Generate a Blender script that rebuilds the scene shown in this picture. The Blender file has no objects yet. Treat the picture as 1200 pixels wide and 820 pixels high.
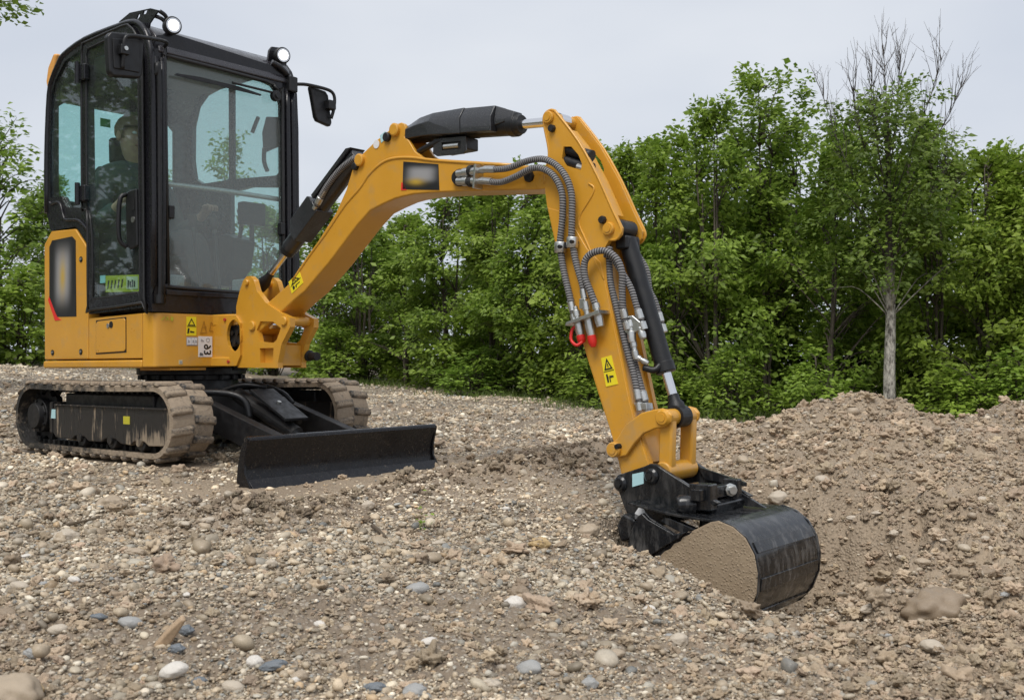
import bpy, bmesh, math, random
import numpy as np
from mathutils import Vector, Matrix
from math import pi, sin, cos, radians as R

sc = bpy.context.scene
COL = sc.collection
rng = np.random.default_rng(7)
random.seed(7)

# ------------------------------------------------------------------ camera, world, sun, exposure
CAM_H, PITCH = 0.478, 0.0145
cd = bpy.data.cameras.new('camera'); cam = bpy.data.objects.new('camera', cd); COL.objects.link(cam)
cam.location = (0, 0, CAM_H); cam.rotation_euler = (pi/2 + PITCH, 0, 0)
cd.sensor_width = 36; cd.lens = 37.2; cd.clip_start = .05; cd.clip_end = 1200
cd.dof.use_dof = True; cd.dof.focus_distance = 4.6; cd.dof.aperture_fstop = 10.0
sc.camera = cam
SUN_EL, SUN_AZ = R(58), R(200)          # azimuth clockwise from +Y: behind the camera, a little to the left
wd = bpy.data.worlds.new('World'); sc.world = wd; wd.use_nodes = True
wn = wd.node_tree; wn.nodes.clear()
def WN(t, **k):
    n = wn.nodes.new(t)
    for a, v in k.items(): setattr(n, a, v)
    return n
sky = WN('ShaderNodeTexSky', sky_type='NISHITA', sun_disc=False, sun_elevation=SUN_EL, sun_rotation=SUN_AZ, dust_density=4.0, air_density=1.0)
tc = WN('ShaderNodeTexCoord'); mp = WN('ShaderNodeMapping'); mp.inputs['Scale'].default_value = (1, 1, 2.6)
cl = WN('ShaderNodeTexNoise'); cl.inputs['Scale'].default_value = 2.3; cl.inputs['Detail'].default_value = 4; cl.inputs['Roughness'].default_value = .45
ramp = WN('ShaderNodeValToRGB')
ramp.color_ramp.elements[0].position = .3; ramp.color_ramp.elements[0].color = (4.6, 5.0, 5.75, 1)
ramp.color_ramp.elements[1].position = .7; ramp.color_ramp.elements[1].color = (6.1, 6.35, 6.75, 1)
mix = WN('ShaderNodeMix', data_type='RGBA'); mix.inputs['Factor'].default_value = .93
bg = WN('ShaderNodeBackground'); bg.inputs['Strength'].default_value = .1
out = WN('ShaderNodeOutputWorld')
L = wn.links.new
L(tc.outputs['Generated'], mp.inputs[0]); L(mp.outputs[0], cl.inputs['Vector']); L(cl.outputs['Fac'], ramp.inputs[0])
L(sky.outputs[0], mix.inputs['A']); L(ramp.outputs[0], mix.inputs['B']); L(mix.outputs['Result'], bg.inputs['Color']); L(bg.outputs[0], out.inputs[0])
sl = bpy.data.lights.new('sun', 'SUN'); sun = bpy.data.objects.new('sun', sl); COL.objects.link(sun)
sl.energy = 2.0; sl.angle = R(30); sl.color = (1, .96, .9)
sdir = Vector((sin(SUN_AZ)*cos(SUN_EL), cos(SUN_AZ)*cos(SUN_EL), sin(SUN_EL)))
sun.rotation_euler = sdir.to_track_quat('Z', 'Y').to_euler(); sun.location = (0, 0, 30)
sc.view_settings.view_transform = 'Standard'; sc.view_settings.look = 'None'; sc.view_settings.exposure = 0.4; sc.view_settings.gamma = 1
sc.cycles.max_bounces = 10; sc.cycles.transparent_max_bounces = 16; sc.cycles.diffuse_bounces = 4; sc.cycles.glossy_bounces = 3
sc.cycles.use_adaptive_sampling = True; sc.cycles.adaptive_threshold = .015

# ------------------------------------------------------------------ materials
def mat(name, base=(.5, .5, .5), rough=.5, metal=0., spec=.5, emit=None, estr=0):
    m = bpy.data.materials.new(name); m.use_nodes = True
    b = m.node_tree.nodes['Principled BSDF']
    b.inputs['Base Color'].default_value = (*base, 1); b.inputs['Roughness'].default_value = rough
    b.inputs['Metallic'].default_value = metal; b.inputs['Specular IOR Level'].default_value = spec
    if emit: b.inputs['Emission Color'].default_value = (*emit, 1); b.inputs['Emission Strength'].default_value = estr
    return m
class NT:
    def __init__(s, m): s.t = m.node_tree; s.b = s.t.nodes['Principled BSDF']; s.o = s.t.nodes['Material Output']
    def n(s, t, inp=None, **k):
        x = s.t.nodes.new(t)
        for a, v in k.items(): setattr(x, a, v)
        for a, v in (inp or {}).items():
            if hasattr(v, 'is_output') or isinstance(v, bpy.types.NodeSocket): s.t.links.new(v, x.inputs[a])
            else: x.inputs[a].default_value = v
        return x
    def noise(s, scale, detail=4, rough=.55, vec=None, dist=0):
        i = {'Scale': scale, 'Detail': detail, 'Roughness': rough, 'Distortion': dist}
        if vec is None: vec = s.n('ShaderNodeTexCoord').outputs['Object']
        i['Vector'] = vec
        return s.n('ShaderNodeTexNoise', i).outputs['Fac']
    def ramp(s, fac, *stops):
        r = s.n('ShaderNodeValToRGB', {'Fac': fac}); e = r.color_ramp.elements
        while len(e) < len(stops): e.new(.5)
        for k, (p, c) in enumerate(stops):
            e[k].position = p; e[k].color = (*c, 1) if not isinstance(c, (int, float)) else (c, c, c, 1)
        return r.outputs['Color']
    def mixc(s, f, a, b, bt='MIX'):
        x = s.t.nodes.new('ShaderNodeMix'); x.data_type = 'RGBA'; x.blend_type = bt
        for k, v in (('Factor', f), ('A', a), ('B', b)):
            if isinstance(v, bpy.types.NodeSocket): s.t.links.new(v, x.inputs[k] if k == 'Factor' else [q for q in x.inputs if q.name == k and q.type == 'RGBA'][0])
            elif k == 'Factor': x.inputs['Factor'].default_value = v
            else: [q for q in x.inputs if q.name == k and q.type == 'RGBA'][0].default_value = (*v, 1)
        return [q for q in x.outputs if q.type == 'RGBA'][0]
    def math(s, op, a, b=None, clamp=False):
        x = s.t.nodes.new('ShaderNodeMath'); x.operation = op; x.use_clamp = clamp
        for k, v in enumerate((a, b)):
            if v is None: continue
            if isinstance(v, bpy.types.NodeSocket): s.t.links.new(v, x.inputs[k])
            else: x.inputs[k].default_value = v
        return x.outputs[0]
    def set(s, k, v):
        if isinstance(v, bpy.types.NodeSocket): s.t.links.new(v, s.b.inputs[k])
        else: s.b.inputs[k].default_value = v
    def bump(s, h, strength=.3, dist=.01, normal=None):
        i = {'Height': h, 'Strength': strength, 'Distance': dist}
        if normal is not None: i['Normal'] = normal
        x = s.n('ShaderNodeBump', i); s.set('Normal', x.outputs[0]); return x.outputs[0]

def m_yellow():
    m = mat('yellow_paint', (.6, .28, .02), .34); n = NT(m)
    n1 = n.noise(5, 5); n2 = n.noise(70, 3); n3 = n.noise(11, 6, .65)
    c = n.mixc(n.ramp(n1, (.3, 0.), (.75, 1.)), (.585, .285, .024), (.65, .325, .034))
    zz = n.n('ShaderNodeSeparateXYZ', {'Vector': n.n('ShaderNodeTexCoord').outputs['Object']}).outputs['Z']
    low = n.math('MULTIPLY', n.ramp(zz, (.05, 1.), (.55, 0.)), .10)            # splashes reach the parts that work near the ground
    c = n.mixc(n.math('MULTIPLY', n.ramp(n.math('ADD', n3, low), (.54, 0.), (.78, 1.)), .45), c, (.36, .26, .15))   # dried splashes of dust
    n.set('Base Color', c); n.set('Roughness', n.ramp(n.math('ADD', n.math('MULTIPLY', n1, .6), n.math('MULTIPLY', n2, .4)), (.3, .24), (.7, .46)))
    sp_ = n.ramp(n.noise(150, 2, .5), (.70, 0.), (.74, 1.)); c2 = n.mixc(n.math('MULTIPLY', sp_, n.ramp(n.noise(4, 3), (.45, 0.), (.65, .7))), c, (.30, .22, .13)); n.set('Base Color', c2)
    n.bump(n.noise(260, 2), .05, .002); n.set('Coat Weight', .25); n.set('Coat Roughness', .15)
    return m
YEL = m_yellow()
def m_black(name, base, rough, dust=.25, grain=180, bump=.12, wet=False):
    m = mat(name, base, rough, spec=.42); n = NT(m)
    d = n.ramp(n.noise(7, 6, .65), (.52, 0.), (.8, 1.))
    d2 = n.ramp(n.noise(90, 4, .7), (.55, 0.), (.75, 1.))
    f = n.math('MULTIPLY', n.math('MULTIPLY', n.math('ADD', d, .15), d2), dust)
    n.set('Base Color', n.mixc(f, base, (.24, .20, .15)))
    n.set('Roughness', n.ramp(n.noise(25, 4), (.35, max(.05, rough-.12)), (.65, min(1, rough+.15))))
    n.bump(n.noise(grain, 3), bump, .003)
    if wet:
        v = n.n('ShaderNodeTexVoronoi', {'Scale': 150., 'Vector': n.n('ShaderNodeTexCoord').outputs['Object']}).outputs['Distance']
        n.bump(n.ramp(v, (.15, 1.), (.35, 0.)), .5, .004); n.set('Coat Weight', .6); n.set('Coat Roughness', .08)
    return m
BLK = m_black('black_frame_paint', (.012, .012, .015), .27, .18)
PLA = m_black('black_plastic', (.010, .0105, .012), .42, .10, 400, .12)
GUARD = m_black('wet_black_guard', (.018, .019, .022), .4, .25, wet=True)
BLADE = m_black('black_blade_paint', (.008, .008, .010), .24, .9)
DARK = m_black('dark_chassis_paint', (.012, .012, .013), .5, .35)
ROOF = m_black('wet_roof_paint', (.024, .022, .027), .3, .1, wet=True)
RUB = mat('rubber', (.016, .016, .016), .65)
SEAL = mat('window_seal_rubber', (.012, .012, .013), .45)
def m_mud_rubber():
    m = mat('muddy_rubber', (.1, .1, .1), .8); n = NT(m)
    g = n.n('ShaderNodeNewGeometry'); pnt = n.n('ShaderNodeSeparateXYZ', {'Vector': n.n('ShaderNodeTexCoord').outputs['Object']})
    f = n.noise(9, 6, .65); f2 = n.noise(60, 5, .7)
    k = n.math('ADD', n.math('MULTIPLY', f, .7), n.math('MULTIPLY', f2, .3))
    k = n.math('ADD', k, n.math('ADD', n.math('MULTIPLY', pnt.outputs['X'], .14), -.02))          # the front end has been through the mud
    n.set('Base Color', n.mixc(n.ramp(k, (.40, 0.), (.55, 1.)), (.030, .029, .028), n.mixc(f2, (.24, .185, .13), (.40, .32, .235))))
    n.set('Roughness', n.ramp(k, (.4, .5), (.55, .9))); n.bump(n.math('ADD', f2, f), .6, .012)
    return m
MRUB = m_mud_rubber()
def m_frame_mud():
    m = mat('muddy_track_frame', (.02, .02, .02), .5); n = NT(m)
    co = n.n('ShaderNodeTexCoord').outputs['Object']; s = n.n('ShaderNodeSeparateXYZ', {'Vector': co})
    mp_ = n.n('ShaderNodeMapping', {'Vector': co, 'Scale': (1, 1, .12)})
    drip = n.noise(26, 4, .6, mp_.outputs[0])
    a = n.math('MULTIPLY', n.ramp(s.outputs['X'], (.25, 0.), (.62, 1.)), n.ramp(s.outputs['Z'], (.07, 1.), (.21, 0.)))
    k = n.math('ADD', n.math('MULTIPLY', a, .35), drip); k = n.math('ADD', k, n.math('MULTIPLY', n.noise(30, 5), .15))
    n.set('Base Color', n.mixc(n.ramp(k, (.66, 0.), (.78, 1.)), (.018, .017, .017), (.27, .215, .155)))
    n.set('Roughness', n.ramp(k, (.6, .4), (.75, .9))); n.bump(n.ramp(k, (.62, 0.), (.85, 1.)), .5, .006)
    return m
MFRAME = m_frame_mud()
def m_bucket():
    m = mat('worn_bucket_steel', (.02, .02, .022), .35); n = NT(m)
    co = n.n('ShaderNodeTexCoord').outputs['Object']
    mp_ = n.n('ShaderNodeMapping', {'Vector': co, 'Scale': (1, 1, .25)})
    w = n.ramp(n.noise(34, 6, .7, mp_.outputs[0]), (.48, 0.), (.64, 1.))
    z = n.n('ShaderNodeSeparateXYZ', {'Vector': co}).outputs['Z']
    w = n.math('MULTIPLY', w, n.ramp(n.math('ADD', z, .5), (.1, .75), (.42, .15)))
    n.set('Base Color', n.mixc(w, (.011, .012, .014), (.24, .23, .22)))
    n.set('Roughness', n.ramp(n.noise(12, 4), (.3, .14), (.7, .36))); n.bump(n.noise(60, 4), .12, .004)
    return m
BUCK = m_bucket()
for m_, w_ in ((BUCK, .35), (BLADE, .15), (BLK, .25)):                  # wet from the rain
    b_ = m_.node_tree.nodes['Principled BSDF']; b_.inputs['Coat Weight'].default_value = w_; b_.inputs['Coat Roughness'].default_value = .08; b_.inputs['Specular IOR Level'].default_value = .25
def m_mud():
    m = mat('wet_clay', (.33, .25, .165), .75); n = NT(m)
    b = n.noise(10, 5, .65); d = n.n('ShaderNodeTexVoronoi', {'Scale': 95., 'Vector': n.n('ShaderNodeTexCoord').outputs['Object']}).outputs['Distance']
    a = n.noise(60, 5, .7); bare = n.ramp(n.noise(13, 6, .72), (.60, 0.), (.68, 1.))
    c = n.mixc(b, (.27, .20, .13), (.40, .31, .21)); c = n.mixc(n.math('MULTIPLY', n.ramp(a, (.5, 0.), (.72, 1.)), .5), c, (.22, .165, .11))
    n.set('Base Color', n.mixc(n.math('MULTIPLY', bare, .55), c, (.10, .085, .07)))
    n.set('Roughness', n.ramp(a, (.35, .45), (.65, .85)))
    n.bump(n.math('ADD', n.ramp(d, (.0, 1.), (.42, 0.)), n.math('MULTIPLY', a, 1.1)), .7, .0035)
    return m
MUD = m_mud()
CHROME = mat('chrome_rod', (.75, .75, .76), .12, 1.)
def m_zinc():
    m = mat('zinc_plate', (.62, .63, .62), .32, .95); n = NT(m)
    n.set('Base Color', n.mixc(n.noise(80, 4), (.42, .42, .40), (.74, .75, .73))); return m
ZINC = m_zinc()
REDP = mat('red_rubber_cap', (.62, .018, .012), .45)
def m_hose():
    m = mat('braided_hose', (.1, .1, .1), .6); n = NT(m)
    uv = n.n('ShaderNodeSeparateXYZ', {'Vector': n.n('ShaderNodeUVMap').outputs['UV']})
    ph = n.math('ADD', n.math('MULTIPLY', uv.outputs['X'], 1/.0105), uv.outputs['Y'])
    sn = n.math('SINE', n.math('MULTIPLY', ph, 2*pi))
    k = n.ramp(n.math('ADD', n.math('MULTIPLY', sn, .5), .5), (.25, 0.), (.7, 1.))
    n.set('Base Color', n.mixc(k, (.030, .030, .033), n.mixc(n.noise(40, 3), (.20, .20, .21), (.30, .29, .285))))
    n.bump(k, .7, .003); return m
HOSE = m_hose()
def m_glass(name, tint, veil):
    m = bpy.data.materials.new(name); m.use_nodes = True; t = m.node_tree; t.nodes.clear()
    def N(ty): return t.nodes.new(ty)
    tr = N('ShaderNodeBsdfTransparent'); tr.inputs[0].default_value = (*tint, 1)
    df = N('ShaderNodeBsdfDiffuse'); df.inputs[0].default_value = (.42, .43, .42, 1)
    gl = N('ShaderNodeBsdfGlossy'); gl.inputs['Roughness'].default_value = .02
    fr = N('ShaderNodeFresnel'); gm = N('ShaderNodeNewGeometry'); io = N('ShaderNodeMapRange')
    io.inputs[3].default_value = 1.52; io.inputs[4].default_value = 1/1.52; t.links.new(gm.outputs['Backfacing'], io.inputs[0]); t.links.new(io.outputs[0], fr.inputs[0])
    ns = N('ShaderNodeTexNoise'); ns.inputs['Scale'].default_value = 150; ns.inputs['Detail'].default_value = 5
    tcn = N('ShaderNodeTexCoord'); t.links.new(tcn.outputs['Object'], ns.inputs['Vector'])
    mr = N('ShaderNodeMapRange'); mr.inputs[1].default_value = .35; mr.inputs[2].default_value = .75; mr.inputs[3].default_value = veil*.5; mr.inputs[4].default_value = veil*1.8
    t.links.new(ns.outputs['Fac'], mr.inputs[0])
    a = N('ShaderNodeMixShader'); b = N('ShaderNodeMixShader'); o = N('ShaderNodeOutputMaterial')
    mm = N('ShaderNodeMath'); mm.operation = 'MULTIPLY'; mm.inputs[1].default_value = .9; t.links.new(fr.outputs[0], mm.inputs[0])
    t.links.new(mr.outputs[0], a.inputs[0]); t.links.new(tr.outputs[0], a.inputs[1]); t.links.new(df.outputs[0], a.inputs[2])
    t.links.new(mm.outputs[0], b.inputs[0]); t.links.new(a.outputs[0], b.inputs[1]); t.links.new(gl.outputs[0], b.inputs[2]); t.links.new(b.outputs[0], o.inputs[0])
    return m
GLASS = m_glass('teal_tinted_glass', (.82, .95, .94), .035)
GLASSW = m_glass('windscreen_glass', (.88, .965, .955), .18)  # strong veil: pale reflections painted into the pane as diffuse grey, with some dust
LENS = mat('lit_lamp_lens', (1, 1, 1), .2, emit=(1, .98, .95), estr=2)
ORANGE = mat('amber_lens', (.75, .36, .09), .3)
YLAB = mat('warning_yellow_print', (.82, .68, .02), .5)
KLAB = mat('black_print', (.015, .015, .015), .5)
WLAB = mat('white_print', (.74, .74, .75), .5)
GLAB = mat('grey_print', (.33, .34, .36), .5)
TLAB = mat('pale_blue_print', (.42, .66, .70), .5)
GREEN = mat('green_print', (.03, .42, .10), .5)
REDL = mat('red_print', (.72, .03, .025), .45)
LIME = mat('lime_print', (.50, .46, .035), .5)
CREAM = mat('cream_print', (.55, .52, .36), .6)
def m_panel(name, spot, vert):
    """dark printed panel with a soft pale centre and a yellow patch"""
    m = mat(name, (.02, .02, .02), .4); n = NT(m)
    uv = n.n('ShaderNodeSeparateXYZ', {'Vector': n.n('ShaderNodeUVMap').outputs['UV']}); u, v = uv.outputs['X'], uv.outputs['Y']
    def blob(cx, cy, wx, wy, p=2):
        a = n.math('POWER', n.math('ABSOLUTE', n.math('DIVIDE', n.math('SUBTRACT', u, cx), wx)), p)
        b = n.math('POWER', n.math('ABSOLUTE', n.math('DIVIDE', n.math('SUBTRACT', v, cy), wy)), p)
        return n.math('POWER', 2.718, n.math('MULTIPLY', n.math('ADD', a, b), -1.))
    c = n.mixc(n.math('MULTIPLY', blob(.5, .52 if vert else .55, .26 if vert else .36, .34 if vert else .26, 4), .9), (.015, .015, .017), (.34, .34, .35))
    c = n.mixc(n.math('MULTIPLY', blob(*spot), .85), c, (.52, .34, .03))
    n.set('Base Color', c); return m
PANV = m_panel('rear_logo_print', (.5, .5, .10, .2), True)
PANB = m_panel('boom_logo_print', (.38, .28, .2, .12), False)
JACKET = mat('dark_green_cloth', (.035, .05, .048), .9)
TROUS = mat('dark_trousers_cloth', (.03, .032, .036), .9)
SKIN = mat('skin', (.50, .29, .20), .5)
HAIR = mat('brown_hair', (.17, .10, .055), .7)
SEATM = mat('seat_fabric', (.022, .022, .024), .85)

# ------------------------------------------------------------------ mesh helpers
def link(name, me, m=None, parent=None, smooth=None, bevel=0, seg=2, angle=35, **props):
    o = bpy.data.objects.new(name, me); COL.objects.link(o)
    if m is not None:
        for mm in (m if isinstance(m, (list, tuple)) else [m]): me.materials.append(mm)
    if parent: o.parent = parent
    if bevel:
        b = o.modifiers.new('edges', 'BEVEL'); b.width = bevel; b.segments = seg; b.limit_method = 'ANGLE'; b.angle_limit = R(angle); b.harden_normals = True
        me.polygons.foreach_set('use_smooth', [True]*len(me.polygons))
    for k, v in props.items(): o[k] = v
    return o
def obj(name, bm, m=None, parent=None, smooth=False, bevel=0, auto=None, **kw):
    bmesh.ops.recalc_face_normals(bm, faces=bm.faces)
    me = bpy.data.meshes.new(name); bm.to_mesh(me); bm.free()
    if smooth: me.polygons.foreach_set('use_smooth', [True]*len(me.polygons))
    if auto: me.set_sharp_from_angle(angle=R(auto))
    return link(name, me, m, parent, bevel=bevel, **kw)
def thing(name, label, cat, loc=(0, 0, 0), group=None):
    o = bpy.data.objects.new(name, None); COL.objects.link(o); o.location = loc; o.empty_display_size = .1
    o['label'] = label; o['category'] = cat
    if group: o['group'] = group
    return o
def tag(o, label=None, cat=None, group=None, kind=None):
    for k, v in (('label', label), ('category', cat), ('group', group), ('kind', kind)):
        if v: o[k] = v
    return o
AX = {'Y': lambda a, b, c: (a, c, b), 'X': lambda a, b, c: (c, a, b), 'Z': lambda a, b, c: (a, b, c)}
def plate(bm, pts, c0, c1, ax='Y', holes=()):
    f3 = AX[ax]
    if not holes:
        a = [bm.verts.new(f3(p[0], p[1], c0)) for p in pts]; b = [bm.verts.new(f3(p[0], p[1], c1)) for p in pts]
        bm.faces.new(a); bm.faces.new(b[::-1]); n = len(a)
        for i in range(n): bm.faces.new((a[i], b[i], b[(i+1) % n], a[(i+1) % n]))
        return bm
    t = bmesh.new(); loops = []
    for ring in [pts, *holes]:
        vs = [t.verts.new((p[0], p[1], 0)) for p in ring]; loops.append(vs)
        for i in range(len(vs)): t.edges.new((vs[i], vs[(i+1) % len(vs)]))
    bmesh.ops.triangle_fill(t, use_beauty=True, use_dissolve=False, edges=t.edges[:])
    t.verts.index_update(); t.faces.ensure_lookup_table()
    A = [bm.verts.new(f3(v.co.x, v.co.y, c0)) for v in t.verts]; B = [bm.verts.new(f3(v.co.x, v.co.y, c1)) for v in t.verts]
    for f in t.faces:
        ix = [v.index for v in f.verts]
        bm.faces.new([A[i] for i in ix]); bm.faces.new([B[i] for i in ix[::-1]])
    for vs in loops:
        ix = [v.index for v in vs]; n = len(ix)
        for i in range(n):
            j = (i+1) % n; bm.faces.new((A[ix[i]], B[ix[i]], B[ix[j]], A[ix[j]]))
    t.free(); return bm
def box(bm, x0, x1, y0, y1, z0, z1): return plate(bm, [(x0, z0), (x1, z0), (x1, z1), (x0, z1)], y0, y1)
def frame_of(d):
    d = Vector(d).normalized(); u = d.cross(Vector((0, 0, 1)) if abs(d.z) < .9 else Vector((1, 0, 0))).normalized()
    return d, u, d.cross(u)
def cyl(bm, a, b, r0, r1=None, n=20, cap=True):
    a, b = Vector(a), Vector(b); r1 = r0 if r1 is None else r1; d, u, w = frame_of(b-a)
    A = [bm.verts.new(a + (u*cos(2*pi*i/n) + w*sin(2*pi*i/n))*r0) for i in range(n)]
    B = [bm.verts.new(b + (u*cos(2*pi*i/n) + w*sin(2*pi*i/n))*r1) for i in range(n)]
    for i in range(n): bm.faces.new((A[i], A[(i+1) % n], B[(i+1) % n], B[i]))
    if cap: bm.faces.new(A[::-1]); bm.faces.new(B)
    return bm
def stepcyl(bm, a, b, prof, n=20):
    """prof: list of (t, radius) along a->b"""
    a, b = Vector(a), Vector(b); d, u, w = frame_of(b-a); rings = []
    for t, r in prof:
        c = a.lerp(b, t); rings.append([bm.verts.new(c + (u*cos(2*pi*i/n) + w*sin(2*pi*i/n))*r) for i in range(n)])
    for p, q in zip(rings, rings[1:]):
        for i in range(n): bm.faces.new((p[i], p[(i+1) % n], q[(i+1) % n], q[i]))
    bm.faces.new(rings[0][::-1]); bm.faces.new(rings[-1]); return bm
def spline(pts, per=6):
    P = [Vector(p) for p in pts]; P = [P[0]*2-P[1]] + P + [P[-1]*2-P[-2]]; o = []
    for i in range(1, len(P)-2):
        a, b, c, d = P[i-1:i+3]
        for k in range(per):
            t = k/per; o.append(.5*((2*b) + (c-a)*t + (2*a-5*b+4*c-d)*t*t + (3*b-a-3*c+d)*t**3))
    o.append(P[-2]); return o
def tube(bm, path, r, n=10, smooth_per=6, uv=False):
    P = spline(path, smooth_per) if smooth_per else [Vector(p) for p in path]
    rr = r if callable(r) else (lambda t: r)
    T = [(P[min(i+1, len(P)-1)] - P[max(i-1, 0)]).normalized() for i in range(len(P))]
    d, u, w = frame_of(T[0]); rings = []; ln = 0; lens = []
    for i, p in enumerate(P):
        if i: ln += (p-P[i-1]).length; u = (u - T[i]*u.dot(T[i])).normalized(); w = T[i].cross(u)
        lens.append(ln); q = rr(i/(len(P)-1))
        rings.append([bm.verts.new(p + (u*cos(2*pi*k/n) + w*sin(2*pi*k/n))*q) for k in range(n)])
    L_ = bm.loops.layers.uv.verify() if uv else None
    for i in range(len(rings)-1):
        for k in range(n):
            f = bm.faces.new((rings[i][k], rings[i][(k+1) % n], rings[i+1][(k+1) % n], rings[i+1][k])); f.smooth = True
            if uv:
                for lp, (aa, bb) in zip(f.loops, ((lens[i], k/n), (lens[i], (k+1)/n), (lens[i+1], (k+1)/n), (lens[i+1], k/n))): lp[L_].uv = (aa, bb)
    bm.faces.new(rings[0][::-1]); bm.faces.new(rings[-1]); return bm
def B(): return bmesh.new()
def disc(cx, cz, r, n=16, a0=0, a1=2*pi):
    return [(cx+r*cos(a0+(a1-a0)*i/n), cz+r*sin(a0+(a1-a0)*i/n)) for i in range(n)]
def quad_uv(name, pts3, m, parent, thick=.002, nrm=(0, -1, 0)):
    """thin printed panel: corners counter-clockwise from lower left, seen from outside"""
    bm = B(); n = Vector(nrm).normalized()*thick; L_ = bm.loops.layers.uv.verify()
    a = [bm.verts.new(Vector(p)+n) for p in pts3]; b = [bm.verts.new(Vector(p)-n*.5) for p in pts3]
    f = bm.faces.new(a); k = len(a)
    xs = [Vector(p) for p in pts3]; e1 = (xs[1]-xs[0]).normalized(); e2 = n.normalized().cross(e1)
    U = [(x-xs[0]).dot(e1) for x in xs]; V = [(x-xs[0]).dot(e2) for x in xs]
    for lp, uu, vv in zip(f.loops, U, V): lp[L_].uv = ((uu-min(U))/(max(U)-min(U)), (vv-min(V))/(max(V)-min(V)))
    for i in range(k): bm.faces.new((a[i], b[i], b[(i+1) % k], a[(i+1) % k]))
    bm.faces.new(b[::-1])
    me = bpy.data.meshes.new(name); bm.to_mesh(me); bm.free(); return link(name, me, m, parent)

# ------------------------------------------------------------------ noise (numpy)
def hash2(ix, iy, s):
    h = (ix.astype(np.int64)*374761393 + iy.astype(np.int64)*668265263 + s*974711) & 0x7fffffff
    h = ((h ^ (h >> 13))*1274126177) & 0x7fffffff
    return ((h ^ (h >> 16)) & 0xffff)/65535.
def vnoise(x, y, s):
    ix, iy = np.floor(x), np.floor(y); fx, fy = x-ix, y-iy
    fx = fx*fx*fx*(fx*(fx*6-15)+10); fy = fy*fy*fy*(fy*(fy*6-15)+10)
    a, b, c, d = hash2(ix, iy, s), hash2(ix+1, iy, s), hash2(ix, iy+1, s), hash2(ix+1, iy+1, s)
    return (a*(1-fx)+b*fx)*(1-fy)+(c*(1-fx)+d*fx)*fy - .5
def fbm(x, y, f, octs, s, g=.5):
    t = 0; a = 1
    for k in range(octs): t = t + a*vnoise(x*f+17.3*k, y*f-9.1*k, s+k); f *= 2.03; a *= g
    return t

# ------------------------------------------------------------------ machine placement
RU = np.array([[0.7697576674851191, 0.6383054827669175, -0.006264504574289486], [-0.012659329733426355, 0.005453042133514353, -0.9999049983384374], [-0.638210682078081, 0.7697638436567299, 0.012278040570392388]])
TT = np.array([-1.82704578, 0.56596958, 6.04518761])
CW = np.array([[1, 0, 0], [0, sin(PITCH), cos(PITCH)], [0, -cos(PITCH), sin(PITCH)]])
MR, MT = CW @ RU, CW @ TT + np.array([0, 0, CAM_H])
MM = Matrix([[*MR[0], MT[0]], [*MR[1], MT[1]], [*MR[2], MT[2]], [0, 0, 0, 1]])
def w_of(x, y, z): return MR @ np.array([x, y, z]) + MT

# ------------------------------------------------------------------ ground
def at(px, py, d): return ((px-600)/1240*d, d, CAM_H-(py-428)/1240*d)   # survey point from bearing, dip and distance
ctl = [at(-500, 412, 30), at(0, 417, 24), at(220, 432, 21), at(440, 450, 17), at(600, 466, 14.5), at(820, 488, 12), at(1110, 498, 11.5), at(1350, 505, 11),
       at(-200, 820, 1.85), at(0, 820, 1.85), at(300, 820, 1.87), at(600, 820, 1.9), at(900, 820, 1.92), at(1200, 820, 1.95), at(1500, 820, 1.95),
       at(0, 640, 3.2), at(300, 640, 3.26), at(600, 640, 3.45), at(0, 560, 4.75), at(-300, 560, 4.75), at(100, 600, 4.0), at(600, 550, 5.1), at(640, 502, 8.2), at(800, 520, 7),
       at(0, 475, 8.2), at(-400, 470, 9), at(1050, 640, 3.55), at(1300, 640, 3.6), at(1000, 560, 5.2), at(1350, 540, 6),
       at(700, 605, 4.1), at(780, 668, 3.35), at(870, 714, 3.15), at(960, 725, 3.15), at(1100, 728, 3.0), at(750, 715, 2.75),
       (-40, 60, 1.5), (0, 60, .8), (40, 60, .3), (-12, 1, .05), (12, 1, -.1), (0, -8, -.1), (-10, -8, 0), (10, -8, -.1)]
for X in (-.75, 0, .75):
    for Y in (-.5, .5): p = w_of(X, Y, 0.0); ctl.append(tuple(p))
for Y in (-.6, 0, .6): p = w_of(1.42, Y, -.085); ctl.append(tuple(p))
ctl = np.array(ctl)
def tps(r2): return np.where(r2 > 1e-12, r2*np.log(np.maximum(r2, 1e-12)), 0)
def warp(x, y):                       # even out near and far spacing
    r = np.sqrt(x*x+y*y)+1e-6; k = np.log1p(r)/r; return x*k, y*k
wx, wy = warp(ctl[:, 0], ctl[:, 1]); nC = len(ctl)
K = tps((wx[:, None]-wx)**2+(wy[:, None]-wy)**2) + np.eye(nC)*.002
Pm = np.stack([np.ones(nC), wx, wy], 1)
sol = np.linalg.solve(np.block([[K, Pm], [Pm.T, np.zeros((3, 3))]]), np.concatenate([ctl[:, 2], np.zeros(3)]))
def base_h(x, y):
    x = np.asarray(x, float); y = np.asarray(y, float); sh = x.shape; x = x.ravel(); y = y.ravel(); o = np.zeros(len(x))
    a, b = warp(x, y)
    for s in range(0, len(x), 40000):
        q = slice(s, s+40000); o[q] = tps((a[q, None]-wx)**2+(b[q, None]-wy)**2) @ sol[:nC] + sol[nC]+sol[nC+1]*a[q]+sol[nC+2]*b[q]
    return o.reshape(sh)
MI = np.linalg.inv(MR)
def to_m(x, y):
    z = 0.0; d0 = x-MT[0]; d1 = y-MT[1]; return MI[0, 0]*d0+MI[0, 1]*d1, MI[1, 0]*d0+MI[1, 1]*d1
def sstep(a, b, x): t = np.clip((x-a)/(b-a), 0, 1); return t*t*(3-2*t)
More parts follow.
